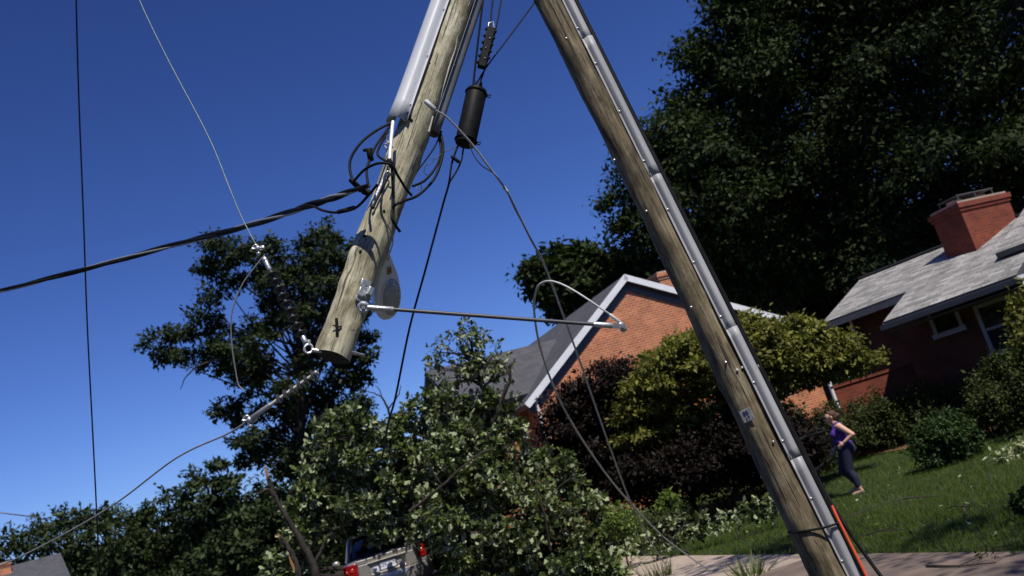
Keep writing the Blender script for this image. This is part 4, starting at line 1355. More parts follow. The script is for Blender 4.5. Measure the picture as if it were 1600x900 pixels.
# --- broken upper half hanging upside down
E = P(522, 558, 5.55)
J2 = P(772, -165, 7.0)
M2 = pole_frame(E, J2)
L2 = (J2 - E).length
p2 = empty('broken_pole', M=M2, label='broken off pole top hanging upside down with sawn end above the wires', cat='utility pole')
R2 = 0.101
log(L2, 0.100, 0.104, 9, knots=26).build('pole', [MT['wood_light'], MT['cut']], p2, 50)
zA = on_pole(p2, 622, 195, R2).z
guard(p2, R(-62), R2 - 0.004, zA, L2 - 0.1, 0.118, 0.06, flare=0.12, mat='guard_light')
zB = on_pole(p2, 672, 205, R2).z
guard(p2, R(97), R2 - 0.004, zB, L2 - 0.1, 0.085, 0.055, mat='guard_shaded')
def at2(px, py, lift=0.0, r=R2):
    q = on_pole(p2, px, py, r + lift); return q
def W2P(px, py, t): return loc(p2, P(px, py, t))
mb = MB()                        # pale moulding wire down the front
pts = [at2(736, -40, .008), at2(733, 2, .008), at2(724, 20, .008), at2(715, 50, .008), at2(711, 75, .008), at2(703, 100, .008), at2(691, 140, .008), at2(683, 172, .008)]
mb.tube(catmull(pts, 6), 0.007, 8)
pts = [at2(676, 182, .01), at2(670, 206, .01)]
mb.tube(pts, 0.007, 8)
mb.build('ground_wire', MT['stonewhite'], p2)
mb = MB()                        # silver strip and its dark bolt on the left flank
a, b = at2(606, 268, .006), at2(580, 324, .006)
mb.tube([a, a.lerp(b, .5), b], [0.011, 0.014, 0.012], 8)
mb.build('metal_strip', MT['galv'], p2)
mb = MB()
a, b = at2(607, 276, .022), at2(583, 324, .022)
mb.tube([a, b], 0.006, 8); mb.ball(b, 0.011, 10)
mb.build('bolt', MT['black'], p2)
mb = MB()                        # black bits: bolt under the guard, notched gain, holes
q = at2(640, 185, .01)
mb.tube([q + V3(-.02, -.01, .03), q, q + V3(.02, -.005, -.012)], [.008, .011, .007], 8)
mb.build('bolt', MT['black'], p2)
mb = MB()
q = at2(525, 510, .008)
for a, b, r in (((-.012, 0, .045), (.02, 0, -.04), .0085), ((-.02, -.004, .0), (.0, 0, .0), .004), ((.008, -.004, -.005), (.028, 0, .012), .005)):
    mb.tube([q + Vector(a), q + Vector(b)], r, 8)
mb.build('bolt_bracket', MT['black'], p2)
for (x, y) in ((570, 369), (563, 393), (676, 108), (680, 112), (672, 100), (600, 330)):
    mb = MB(); mb.ball(at2(x, y, -0.004), (.009, .009, .011), 8)
    mb.build('bolt_hole', MT['black'], p2)
mb = MB()                        # galvanised dead end plate
def plate(cx, cy, wx, wz, lift, dy=0.012):
    q = at2(cx, cy, lift)
    an = math.atan2(q.x, -q.y)
    mb.box((0, 0, 0), (wx, dy, wz), Matrix.Translation(q) @ Matrix.Rotation(an, 4, 'Z'))
plate(571, 444, 0.058, 0.05, 0.005); plate(568, 458, 0.065, 0.055, 0.014, .02); plate(565, 466, 0.07, 0.05, 0.006)
q = at2(575, 455, 0.03)
for dz in (-.02, .02): mb.tube([q + V3(-.004, .03, dz), q + V3(.004, -.02, dz)], .008, 8)
mb.box((0, 0, 0), (.03, .03, .05), Matrix.Translation(q + V3(.01, -.008, 0)) @ Matrix.Rotation(.4, 4, 'Z'))
bevel(mb.build('bracket', MT['galv'], p2, 30), 0.003)
for (x, y, r_) in ((573, 446, .009), (569, 462, .008), (563, 440, .006)):
    mb = MB(); q = at2(x, y, .028)
    mb.tube([q, q + V3(0, -.012, 0)], r_, 6)
    mb.build('bolt_head', MT['dkwire'], p2, 30)
mb = MB()                        # through bolts at the sawn end
q = W2P(556, 552, 5.6)
mb.tube([at2(540, 548, -.03), q], .012, 10); mb.tube([q, q + (q - at2(540, 548, -.03)).normalized() * .07], .009, 10)
mb.build('bolt', MT['galv'], p2)
mb = MB()
c = W2P(482, 545, 5.5)
ringp = [c + V3(math.cos(t) * .022, 0, math.sin(t) * .026) for t in np.linspace(0, 2 * math.pi, 17)]
mb.tube(ringp, .007, 8); mb.tube([c + V3(.02, 0, 0), at2(503, 549, -.02)], .011, 8)
mb.tube([c + V3(-.005, 0, .02), c + V3(-.012, 0, .05)], .009, 8)
mb.build('eye_bolt', MT['galv'], p2)
mb = MB()                        # splinters at the break
for k in range(24):
    t = random.uniform(0, 6.28); rr = random.uniform(0, 0.08)
    h = random.uniform(0.1, 0.4)
    x, y = rr * math.cos(t), rr * math.sin(t)
    mb.tube([(x, y, L2 - 0.08), (x + .03, y, L2 + h * .5), (x + .08, y, L2 + h)], [0.02, 0.013, 0.002], 5)
mb.build('splintered_wood', MT['split'], p2)

# ------------------------------------------------------------------ street lamp behind the hanging pole
lc = P(606, 450, 6.0)
ax_ = (P(603, 396, 5.93) - P(607, 497, 6.07)).normalized()       # towards the pointed neck
fn = (CAM - lc).normalized() + RIGHT * 1.15 + V3(0, 0, -0.2)
fn = (fn - ax_ * fn.dot(ax_)).normalized()                       # the glass looks this way
sd = ax_.cross(fn).normalized()
ML = Matrix.Identity(4)
for i in range(3):
    ML[i][0], ML[i][1], ML[i][2], ML[i][3] = sd[i], ax_[i], fn[i], lc[i]
lamp = empty('street_lamp', M=ML, label='pale cobra head street lamp tucked behind the hanging pole', cat='street lamp')
mb = MB()
rings, n = 22, 24
vs, fs = [], []
prof = [(-.20, .012, .012), (-.19, .05, .04), (-.165, .075, .065), (-.12, .094, .085), (-.06, .102, .095), (0, .098, .09), (.06, .086, .075), (.11, .068, .06), (.155, .048, .045), (.19, .033, .034), (.215, .024, .026)]
pr = catmull([Vector(p) for p in prof], 3)
for p in pr:
    for k in range(n):
        t = 2 * math.pi * k / n
        z = math.sin(t)
        vs.append((p.y * math.cos(t), p.x, (p.z * z if z < 0 else p.z * 0.25 * z)))
for i in range(len(pr) - 1):
    for k in range(n):
        k2 = (k + 1) % n
        fs.append((i * n + k2, i * n + k, (i + 1) * n + k, (i + 1) * n + k2))
fs.append(tuple(range(n))); fs.append(tuple((len(pr) - 1) * n + k for k in range(n - 1, -1, -1)))
mb.add(vs, fs)
mb.build('housing', MT['housing'], lamp, 50)
def lamp_glass():
    m, N, L, b = nodes('lamp_glass')
    b.inputs['Base Color'].default_value = (0.42, 0.43, 0.41, 1)
    b.inputs['Roughness'].default_value = 0.12
    b.inputs['Metallic'].default_value = 0.15
    tc = N.new('ShaderNodeTexCoord')
    wv = N.new('ShaderNodeTexVoronoi'); wv.inputs['Scale'].default_value = 45
    L.new(tc.outputs['Object'], wv.inputs['Vector'])
    bp = N.new('ShaderNodeBump'); bp.inputs['Strength'].default_value = 0.5; bp.inputs['Distance'].default_value = .01
    L.new(wv.outputs[0], bp.inputs['Height']); L.new(bp.outputs[0], b.inputs['Normal'])
    return m
mb = MB()
mb.ball((0.004, -.055, .012), (.074, .118, .045), 24)
mb.build('glass_bowl', lamp_glass(), lamp)
mb = MB()
mb.tube([(0.004 + .078 * math.cos(t), -.055 + .122 * math.sin(t), .02) for t in np.linspace(0, 2 * math.pi, 41)], .006, 8)
mb.build('rim', MT['housing'], lamp)
mb = MB()
mb.box((.0, .115, .0185), (.032, .045, .004))
st = mb.build('wattage_sticker', simple('sticker', (.45, .33, .08), (.25, .2, .08), 60, .6), lamp, 0)
text('10', 0.03, Matrix.Translation((0, .115, .0215)), MT['ink'], st)
mb = MB()
nk = V3(0, .21, -.01)
tgt = loc(lamp, WORLD_M[p2.name] @ V3(.04, .085, on_pole(p2, 600, 380, R2).z + .25))
mb.tube(catmull([nk - V3(0, .03, 0), nk + V3(0, .05, 0), nk.lerp(tgt, .5) + V3(0, .05, -.06), tgt], 6), .024, 12)
mb.build('arm', MT['galv'], lamp)

# ------------------------------------------------------------------ line hardware
def insulator(label, a, b, sheds, disc, bare, group, mats, twist=0.0):
    a, b = Vector(a), Vector(b)
    m = pole_frame(a, b)
    L = (b - a).length
    root = empty('line_insulator', M=m, label=label, cat='insulator', group=group)
    mb = MB()
    mb.lathe([(.0095, 0), (.0095, L)], 10)
    mb.build('core', MT[mats[0]], root)
    for k in range(sheds):
        z = L * bare[0] + (L * (bare[1] - bare[0])) * k / max(1, sheds - 1)
        mb = MB()
        mb.lathe([(.012, z - .006), (disc * .35, z - .002), (disc, z + .0035), (disc, z + .0055), (disc * .35, z + .003), (.012, z + .008)], 22)
        mb.build('shed', MT[mats[1]], root)
    for z0, z1, r in ((0, L * bare[0] * .8, .015), (L * (1 - (1 - bare[1]) * .7), L, .014)):
        mb = MB()
        mb.lathe([(r * .8, z0), (r, z0 + .006), (r, z1 - .006), (r * .8, z1)], 12)
        mb.build('end_fitting', MT['galv'], root)
    return root
ins = 'finned line insulators at the end of the hanging pole'
insulator('dark finned insulator hanging above the pole end from a pale wire', P(478, 536, 5.52), P(412, 402, 5.75), 9, .037, (.10, .78), ins, ('shed', 'shed'))
insulator('finned insulator slanting down left below the sawn pole end', P(496, 581, 5.5), P(392, 654, 5.6), 6, .029, (.05, .56), ins, ('stonewhite', 'shed'))
def clamp(label, c, name='line_clamp', s=1.0):
    root = empty(name, c, None, label, 'clamp')
    def q(dx, dy): return RIGHT * dx * s + UP * dy * s
    mb = MB()
    mb.tube(catmull([q(-.03, .008), q(-.012, .02), q(.006, .006), q(.03, .012), q(.034, .0), q(.01, -.012)], 5), .006 * s, 8)
    mb.ball((0, 0, 0), .017 * s, 12)
    mb.ball(tuple(q(.004, -.03)), .014 * s, 12)
    mb.build('body', MT['galv'], root)
    mb = MB()
    mb.tube([q(-.028, -.004), q(.028, .004)], .0065 * s, 8)
    mb.ball(tuple(q(-.03, -.004)), .010 * s, 8); mb.ball(tuple(q(.03, .004)), .010 * s, 8)
    mb.build('bolt', MT['galv'], root)
    return root
clamp('bright metal clamp where the pale green wire meets the upper insulator', P(403, 388, 5.75))
clamp('metal clamp gripping the wire end of the lower insulator', P(390, 656, 5.6), s=1.15)

# long grey rod
ra, rb = P(568, 480, 5.42), P(972, 510, 5.5)
Mr = pole_frame(ra, rb)
Lr = (rb - ra).length
rod = empty('guy_rod', M=Mr, label='long grey rod held out level from the hanging pole', cat='rod')
mb = MB(); mb.lathe([(.0105, .03), (.0105, Lr - .03)], 12); mb.build('rod', MT['rod'], rod)
mb = MB()
mb.lathe([(.013, .02), (.015, .03), (.015, .16), (.011, .165)], 12)
mb.tube([(math.cos(t) * .024, 0, math.sin(t) * .026) for t in np.linspace(0, 2 * math.pi, 21)], .010, 8)
mb.tube([(0, -.02, 0), (0, .02, 0)], .011, 10)
mb.build('eye_fitting', MT['galv'], rod)
mb = MB()
mb.lathe([(.011, Lr - .16), (.015, Lr - .15), (.016, Lr - .06), (.012, Lr - .05)], 12)
for y in (-.014, .014): mb.box((0, y, Lr - .02), (.03, .008, .07))
mb.tube([(0, -.03, Lr), (0, .03, Lr)], .009, 10)
mb.ball((.012, 0, Lr + .008), .02, 12); mb.ball((-.008, 0, Lr - .01), .017, 12)
mb.build('clevis', MT['galv'], rod)

# black splice closure and ribbed unit above it
ca, cb = P(727, 224, 6.4), P(745, 142, 6.55)
Mc = pole_frame(ca, cb); Lc = (cb - ca).length
clo = empty('splice_case', M=Mc, label='fat black cable splice case hanging between the two poles', cat='splice case')
mb = MB(); mb.lathe([(.045, -.012), (.064, -.004), (.068, .01), (.068, Lc - .01), (.064, Lc + .004), (.04, Lc + .014)], 28); mb.build('case', MT['black'], clo, 35)
for z in (.02, Lc - .02):
    mb = MB()
    mb.tube([(.071 * math.cos(t), .071 * math.sin(t), z) for t in np.linspace(0, 2 * math.pi, 29)], .005, 6)
    mb.tube([(.07, -.01, z), (.095, -.012, z + .006), (.092, -.012, z - .016), (.07, -.01, z - .01)], .004, 6)
    mb.build('clamp_band', MT['black'], clo)
mb = MB()
for x in (-.02, .025): mb.tube([(x, -.02, Lc), (x * .6, -.02, Lc + .06)], .008, 8)
mb.build('cable_lug', MT['black'], clo)
ua, ub = P(752, 106, 6.5), P(768, 44, 6.6)
Mu = pole_frame(ua, ub); Lu = (ub - ua).length
un = empty('terminal_block', M=Mu, label='slim knobbly black terminal block above the fat splice case', cat='terminal')
mb = MB()
mb.box((0, 0, Lu / 2), (.055, .045, Lu))
bevel(mb.build('body', MT['black'], un, 30), .008)
for k in range(6):
    for x in (-.03, .03):
        mb = MB(); mb.ball((x, -.012, Lu * (k + .5) / 6), .012, 8)
        mb.build('stud', MT['black'], un)
mb = MB()
for k in range(3): mb.ball((.006 - .01 * (k % 2), -.026, Lu * (.2 + .25 * k)), .005, 8)
mb.tube([(-.02, 0, Lu), (-.025, 0, Lu + .03), (0.0, 0, Lu + .05), (.02, 0, Lu)], .006, 8)
mb.build('shackle', MT['galv'], un)

# ------------------------------------------------------------------ wires and cables
def wire(name, label, pts, r, mat, cat='wire', group=None, n=10, sides=7, extra=None, blobs=()):
    """pts: (px, py, depth) along the wire"""
    pw = [P(*p) if not isinstance(p, Vector) else p for p in pts]
    o0 = pw[0]
    mb = MB()
    cv = catmull([p - o0 for p in pw], n)
    mb.tube(cv, [r[0] + (r[1] - r[0]) * i / (len(cv) - 1) for i in range(len(cv))] if isinstance(r, tuple) else r, sides)
    for (x0, y0, x1, y1, t, rb_) in blobs:        # sleeves moulded on the cable
        a, b = P(x0, y0, t) - o0, P(x1, y1, t) - o0
        mb.tube([a, a.lerp(b, .08), a.lerp(b, .92), b], [rb_ * .6, rb_, rb_, rb_ * .6], 10)
    o = mb.build(name, mat, None, 60)
    o.location = o0
    return tag(o, label, cat, group)

# twisted pair to the left
pp = [(-420, 545, 12), (-200, 505, 10.5), (0, 455, 9.2), (130, 421, 8.4), (260, 386, 7.7), (360, 360, 7.0), (440, 336, 6.4), (495, 317, 6.0), (540, 302, 5.75), (576, 290, 5.6)]
cl = catmull([P(*p) for p in pp], 14)
def twisted(phase, r, off):
    out = []
    for i, c in enumerate(cl):
        a = phase + i * 0.22
        fade = min(1, (len(cl) - 1 - i) / 20)
        out.append(c + (UP * math.sin(a) + FWD * math.cos(a)) * off * fade)
    return out
bundle = empty('service_cable', cl[-1], None, 'thick twisted service cable sagging from the hanging pole to the left', 'cable')
for nm, ph, r, mt in (('black_core', 0, .0135, 'black'), ('black_core', 2.1, .0125, 'black'), ('bare_strand', 4.2, .0085, 'wire')):
    mb = MB(); mb.tube([p - cl[-1] for p in twisted(ph, r, .012)], r, 8); mb.build(nm, MT[mt], bundle, 60)

t_ = 5.62
g = 'loose cable ends tangled round the hanging pole'
def cab(label, pts, r=.0085, blobs=(), mat='black', name='cable_loop'):
    return wire(name, label, pts, r, MT[mat], 'cable', g, blobs=blobs)
cab('drooping black cable with a swollen splice under the service cable', [(470, 322, 6.1), (488, 322, 6.0), (505, 329, 5.9), (527, 332, 5.8), (555, 325, 5.7), (575, 306, 5.62), (590, 288, 5.6)], .008, [(526, 332, 556, 324, 5.76, .013)])
cab('widest black loop on the left, ending in a thick sleeve', [(612, 192, 6.0), (590, 203, 5.95), (565, 222, 5.85), (548, 248, 5.8), (548, 272, 5.75), (558, 290, 5.7), (577, 301, 5.65)], .0085, [(547, 279, 566, 299, 5.72, .017), (566, 297, 578, 303, 5.66, .02)])
cab('short black cable with a capped dark connector below the silver guard', [(610, 196, 6.0), (598, 212, 5.92), (586, 230, 5.85), (579, 247, 5.8), (573, 265, 5.75), (575, 288, 5.7)], .008, [(567, 235, 582, 233, 5.8, .010), (576, 232, 580, 252, 5.8, .018)])
cab('black cable arching over the front of the pole from the left', [(552, 284, 5.7), (570, 265, 5.65), (592, 255, 5.6), (612, 258, 5.6), (622, 275, 5.62), (635, 296, 5.68), (643, 305, 5.75)], .008)
cab('slack black cable crossing the pole below the silver guard', [(606, 205, 5.95), (590, 238, 5.75), (600, 250, 5.7), (611, 258, 5.66), (613, 285, 5.62), (615, 310, 5.62)], .0075, [(607, 248, 613, 262, 5.64, .015)])
cab('outer black loop on the right of the hanging pole', [(686, 200, 6.3), (692, 226, 6.2), (690, 250, 6.1), (678, 280, 6.0), (655, 304, 5.9), (632, 314, 5.8), (616, 322, 5.7), (612, 338, 5.62), (617, 350, 5.62), (625, 362, 5.65)], .0085)
cab('inner black loop on the right of the hanging pole', [(684, 205, 6.3), (689, 235, 6.2), (683, 258, 6.1), (665, 281, 6.0), (645, 291, 5.9)], .008)
cab('thin kinked black wire inside the right hand loops', [(690, 205, 6.25), (680, 228, 6.2), (668, 246, 6.1), (656, 262, 6.0), (652, 266, 6.0)], .005)
cab('springy thin curl of wire in the right hand loops', [(672, 245, 6.1), (678, 250, 6.1), (672, 256, 6.1), (664, 260, 6.1), (663, 270, 6.1), (668, 275, 6.1), (664, 284, 6.1), (655, 287, 6.1), (651, 294, 6.05), (657, 297, 6.05), (658, 289, 6.05), (651, 286, 6.05)], .0025, mat='dkwire')
cab('coil of thin pale wire on the left below the silver guard', [(606, 212, 5.9), (601, 218, 5.9), (607, 222, 5.88), (600, 227, 5.87), (605, 232, 5.86), (604, 236, 5.84), (609, 222, 5.82), (606, 245, 5.8)], .004, mat='wire')
cab('grey pipe stub running down out of the silver guard', [(614, 190, 5.96), (611, 220, 5.85), (608, 260, 5.7)], .011, mat='housing')
cab('short pale cut wire curling off the right side of the pole', [(605, 350, 5.62), (613, 368, 5.66), (613, 382, 5.7), (609, 395, 5.75)], .004, mat='wire')

# by the splice case
cab2 = 'dark support cables running up from the splice case'
wire('support_cable', 'left dark cable climbing past the terminal block', [(790, -120, 7.0), (766, -60, 6.8), (755, 0, 6.65), (744, 90, 6.55), (739, 138, 6.5)], .007, MT['black'], 'cable', cab2)
wire('support_cable', 'middle dark cable rising from the top of the terminal block', [(792, -120, 7.0), (778, -40, 6.8), (770, 0, 6.7), (766, 42, 6.6)], .006, MT['black'], 'cable', cab2)
wire('support_cable', 'right thin dark cable joining the terminal block', [(798, -120, 7.0), (788, -40, 6.8), (783, 0, 6.7), (774, 48, 6.6), (760, 100, 6.55), (748, 135, 6.5)], .005, MT['black'], 'cable', cab2)
wire('support_cable', 'straight dark wire slanting from splice case up to the leaning pole', [(742, 136, 6.5), (760, 105, 6.55), (796, 57, 6.7), (836, 3, 6.85)], .005, MT['black'], 'cable', cab2)
wire('drop_cable', 'long black cable dropping from the splice case into the fallen oak', [(716, 226, 6.4), (706, 255, 6.35), (701, 288, 6.3), (692, 320, 6.3), (665, 420, 6.3), (640, 512, 6.3), (618, 620, 6.4), (607, 660, 6.6), (596, 720, 7.5)], .007, MT['black'], 'cable')
wire('drop_cable', 'short second black cable joining below the splice case', [(724, 230, 6.4), (721, 250, 6.36), (713, 268, 6.33), (702, 286, 6.3), (697, 303, 6.3)], .006, MT['black'], 'cable', blobs=[(705, 244, 718, 254, 6.34, .011)])
wire('tie_wire', 'thin tie wire from the black loops to the splice case', [(680, 248, 6.1), (694, 238, 6.2), (714, 228, 6.35)], .003, MT['dkwire'])

# steel strands down to the ground
g1, g2 = G(1047, 893), G(1112, 896)
wire('steel_strand', 'bare steel strand falling from the hanging pole to the pavement', [(664, 158, 5.82), (680, 172, 5.85), (700, 185, 5.95), (738, 226, 6.1), (765, 262, 6.2), (790, 296, 6.3), (803, 320, 6.4), (830, 375, 6.6), (850, 412, 6.8), (880, 492, 7.2), (915, 590, 7.9), (950, 690, 9.0), (985, 783, 10.4), (1020, 852, 12.3), g1 + V3(0, 0, .02)], (.0052, .0095), MT['strand'], blobs=[(664, 157, 680, 172, 5.83, .015), (786, 291, 794, 301, 6.3, .010)])
wire('steel_strand', 'thin dark wire lying along the upper part of the falling strand', [(734, 226, 6.12), (740, 242, 6.14), (752, 258, 6.17), (772, 272, 6.22), (788, 292, 6.28), (806, 330, 6.42), (830, 373, 6.57), (845, 400, 6.7)], .0035, MT['dkwire'])
wire('steel_strand', 'looped strand from the tip of the grey rod down to the pavement', [(973, 506, 5.5), (958, 495, 5.5), (938, 481, 5.5), (900, 456, 5.55), (872, 442, 5.6), (852, 440, 5.65), (838, 453, 5.75), (835, 490, 6.0), (846, 550, 6.5), (870, 615, 7.2), (905, 680, 8.2), (950, 745, 9.5), (985, 786, 10.5), (1040, 842, 12.0), g2 + V3(0, 0, .02)], (.0046, .0095), MT['strand'], blobs=[(973, 507, 952, 491, 5.5, .010)])
# left side
wire('loose_wire', 'thin black wire hanging straight down through the left sky', [(118, -120, 9.5), (119, 0, 9.5), (123, 150, 9.6), (130, 330, 9.7), (136, 500, 9.8), (143, 640, 9.9), (150, 780, 10), (160, 1000, 10.2)], .0075, MT['black'])
wire('line_wire', 'pale green wire from the upper sky to the upper insulator', [(190, -80, 6.9), (218, 0, 6.7), (262, 92, 6.5), (325, 212, 6.2), (358, 292, 6.0), (378, 340, 5.9), (403, 388, 5.75)], .0032, MT['green_wire'])
wire('line_wire', 'long pale wire from the lower insulator to the lower left corner', [(390, 656, 5.6), (355, 678, 5.7), (275, 716, 6.0), (180, 787, 6.5), (90, 840, 7.0), (0, 884, 7.6), (-120, 930, 8.4)], .0055, MT['wire'])
wire('jumper_wire', 'bent bare jumper wire dangling beside the upper insulator', [(414, 398, 5.72), (400, 415, 5.72), (384, 436, 5.72), (376, 450, 5.72), (366, 475, 5.72), (361, 500, 5.72), (363, 545, 5.72), (370, 590, 5.72), (373, 602, 5.72), (381, 610, 5.72)], .0042, MT['wire'])
wire('far_line', 'short far wire meeting the left trees near the edge', [(-120, 785, 45), (0, 801, 45), (64, 809, 46)], .03, MT['dkwire'])
# at the foot of the leaning pole
wire('black_cable', 'black cable hanging off the right side of the leaning pole', [(1232, 660, 6.2), (1254, 700, 6.1), (1290, 770, 5.95), (1330, 835, 5.8), (1378, 902, 5.65), (1440, 980, 5.4)], .011, MT['black'], 'cable')
wire('orange_duct', 'bright orange cable duct strapped beside the grey conduit', [(1300, 790, 5.78), (1310, 812, 5.74), (1330, 852, 5.68), (1356, 904, 5.6), (1395, 980, 5.45)], .0085, MT['orange'], 'duct')
# coil of cable beside the woman
pts = []
for k in range(0, 44):
    a = k * 2 * math.pi / 12
    gro = 1 + 0.05 * math.sin(k * 1.7)
    pts.append((1274 + 27 * gro * math.cos(a) + 6 * math.sin(k * .6), 702 + 30 * gro * math.sin(a) - 8 * math.cos(a) + 4 * math.sin(k), 19.3 + .12 * math.sin(k * .9)))
wire('cable_coil', 'loose coil of black cable at the purple maple beside the woman', pts, .014, MT['black'], 'cable', n=4)

# twig on the pavement
q0, q1, q2 = G(1450, 892), G(1500, 893), G(1560, 888)
mb = MB()
tw = empty('fallen_twig', q1, None, 'bare dark twig with a few leaves lying on the pavement at right', 'twig')
lift = V3(0, 0, .05)
mb.tube(catmull([q0 + lift - q1, lift, q2 + lift - q1], 6), [.012 - .0006 * k for k in range(13)], 6)
mb.tube(catmull([lift * 1, G(1540, 878) + lift * 1.3 - q1, G(1552, 872) + lift * 2 - q1], 4), .006, 5)
mb.build('stem', MT['bark'], tw)
cpt = np.array([G(1552, 880) + V3(*RNG.normal(size=3)) * .07 - q1 + lift * 1.5 for _ in range(26)])
leaf_mesh('leaves', cpt, rand_dir(26), rand_dir(26) + [0, 0, .4], .055 * RNG.uniform(.6, 1.2, 26), MT['oak_leaf'], 'oak', tw)

# ------------------------------------------------------------------ car under the oak
cg = P(606, 880, 20.2)
yaw = R(14.0)
CX, CY = cg.x, cg.y
cz = P(606, 873, 20.2).z - 0.86
MC = Matrix.Translation((CX, CY, cz)) @ Matrix.Rotation(yaw, 4, 'Z')      # +y runs to the nose, origin under the rear bumper
car = empty('parked_car', M=MC, label='champagne sedan buried under the fallen oak, rear end showing', cat='car')
print('car base z %.2f ground %.2f' % (cz, float(gz(CX, CY))))
# body shell: stations along y with (half width, sill z, belt/deck z, corner roundness)
st_ = [(0.00, .76, .42, .70), (0.03, .82, .36, .90), (0.10, .86, .30, .985), (0.35, .885, .25, 1.02), (0.9, .90, .22, 1.03), (1.5, .905, .20, 1.02), (2.4, .905, .20, 1.0),
       (3.2, .90, .20, .97), (3.7, .885, .22, .93), (4.2, .86, .25, .86), (4.55, .80, .30, .76), (4.72, .70, .38, .62), (4.76, .60, .45, .55)]
prf = [(-1, 0.0), (-1.0, 0.25), (-1.0, .5), (-.985, .72), (-.95, .88), (-.86, .965), (-.6, .995), (-.2, 1.0), (.2, 1.0), (.6, .995), (.86, .965), (.95, .88), (.985, .72), (1.0, .5), (1.0, .25), (1, 0.0)]
mb = MB(); vs, fs = [], []
for (y, hw, z0, z1) in st_:
    for (x, f) in prf: vs.append((x * hw * (0.93 if f == 0 else 1), y, z0 + (z1 - z0) * f))
m = len(prf)
for i in range(len(st_) - 1):
    for k in range(m):
        k2 = (k + 1) % m
        fs.append((i * m + k, (i + 1) * m + k, (i + 1) * m + k2, i * m + k2))
fs.append(tuple(range(m))); fs.append(tuple((len(st_) - 1) * m + k for k in range(m - 1, -1, -1)))
mb.add(vs, fs)
body = mb.build('body', MT['carpaint'], car, 50)
# greenhouse
def green(name, mat, inset, zadd):
    mb = MB(); vs, fs = [], []
    for (y, hw, z) in ((0.62, .74, 1.0), (1.25, .63, 1.36), (1.7, .61, 1.42), (2.5, .61, 1.42), (2.9, .62, 1.36), (3.55, .74, .96)):
        for (x, dz) in ((-1, -.42 * (z > 1.1)), (-.93, 0), (-.6, .035), (0, .045), (.6, .035), (.93, 0), (1, -.42 * (z > 1.1))):
            hwx = hw + (.13 if dz < -.1 else 0)
            vs.append((x * (hwx - inset), y, z + dz + zadd))
    for i in range(5):
        for k in range(6): fs.append((i * 7 + k, (i + 1) * 7 + k, (i + 1) * 7 + k + 1, i * 7 + k + 1))
    mb.add(vs, fs)
    return mb.build(name, mat, car, 50)
green('window_glass', MT['carglass'], .012, -.012)
mb = MB()
for s in (-1, 1):
    for pts in ([(s * .73, .62, 1.02), (s * .64, 1.22, 1.36), (s * .60, 1.5, 1.43), (s * .60, 2.6, 1.43), (s * .63, 2.92, 1.36), (s * .75, 3.55, .97)],):
        mb.tube(catmull(pts, 5), .035, 8)
    mb.tube([(s * .615, 2.1, 1.40), (s * .76, 2.1, .98)], .035, 8)
    mb.prism([(s * .745, .60, 1.0), (s * .64, 1.22, 1.37), (s * .66, 1.30, 1.30), (s * .76, 1.1, 1.0)], (s * .015, 0, 0))
mb.prism([(-.62, 1.38, 1.45), (.62, 1.38, 1.45), (.62, 2.72, 1.44), (-.62, 2.72, 1.44)], (0, 0, .035))
bevel(mb.build('roof', MT['carpaint'], car, 40), .012)
# trunk lid face with recess
mb = MB()
y0 = -.012
def rq(x0, x1, za, zb_, ya, yb, mi=0): mb.prism([(x0, ya, za), (x1, ya, za), (x1, ya, zb_), (x0, ya, zb_)], (0, yb - ya, 0), mi)
rq(-.60, .60, .895, .985, y0 - .012, .12)
rq(-.60, -.37, .62, .894, y0 - .006, .1); rq(.37, .60, .62, .894, y0 - .006, .1)
rq(-.37, .37, .62, .665, y0 - .006, .1)
lid = bevel(mb.build('boot_lid', MT['carpaint'], car, 0), .012)
mb = MB(); rq(-.369, .369, .666, .893, .012, .05); mb.build('plate_recess', MT['soffit'], lid, 0)
mb = MB(); rq(-.40, .40, .868, .892, y0 - .03, .02); bevel(mb.build('handle_strip', MT['carpaint'], lid, 0), .006)
mb = MB(); rq(-.165, .165, .685, .845, -.004, .011); np_ = bevel(mb.build('number_plate', MT['plate'], lid, 0), .004)
mb = MB()
for (x0, x1, za, zb_) in ((-.18, .18, .672, .684), (-.18, .18, .846, .858), (-.18, -.166, .684, .846), (.166, .18, .684, .846)): rq(x0, x1, za, zb_, -.008, .011)
mb.build('plate_frame', MT['black'], np_, 0)
text('ZZR 7675', .085, Matrix.Translation((0, -.006, .765)) @ FR, MT['ink'], np_)
mb = MB(); rq(-.31, -.2, .68, .78, -.002, .011); sk = mb.build('square_sticker', MT['plate'], lid, 0)
mb = MB(); mb.lathe([(.022, 0), (.022, .003)], 14, Matrix.Translation((-.255, -.0025, .73)) @ FR); mb.build('dark_spot', MT['ink'], sk)
mb = MB(); rq(.285, .36, .70, .86, -.002, .011); mb.build('reflector', MT['chrome'], lid, 0)
# tail lights wrap round the corners
for s in (-1, 1):
    mb = MB()
    pl = [(s * .61, -.022), (s * .74, -.018), (s * .83, .03), (s * .89, .14), (s * .895, .3), (s * .84, .3), (s * .61, .1)]
    mb.prism([(x, y, .70) for x, y in pl], (0, 0, .25))
    tl = bevel(mb.build('tail_light', MT['redlens'], car, 30), .02, 3)
    mb = MB()
    mb.ball((s * .72, -.022, .83), (.045, .012, .045), 14); mb.ball((s * .83, .02, .82), (.03, .02, .04), 12)
    mb.build('bulb_reflector', simple('bright_red_lens', (.55, .03, .025), (.4, .015, .015), 8, .15, coat=0.5), tl)
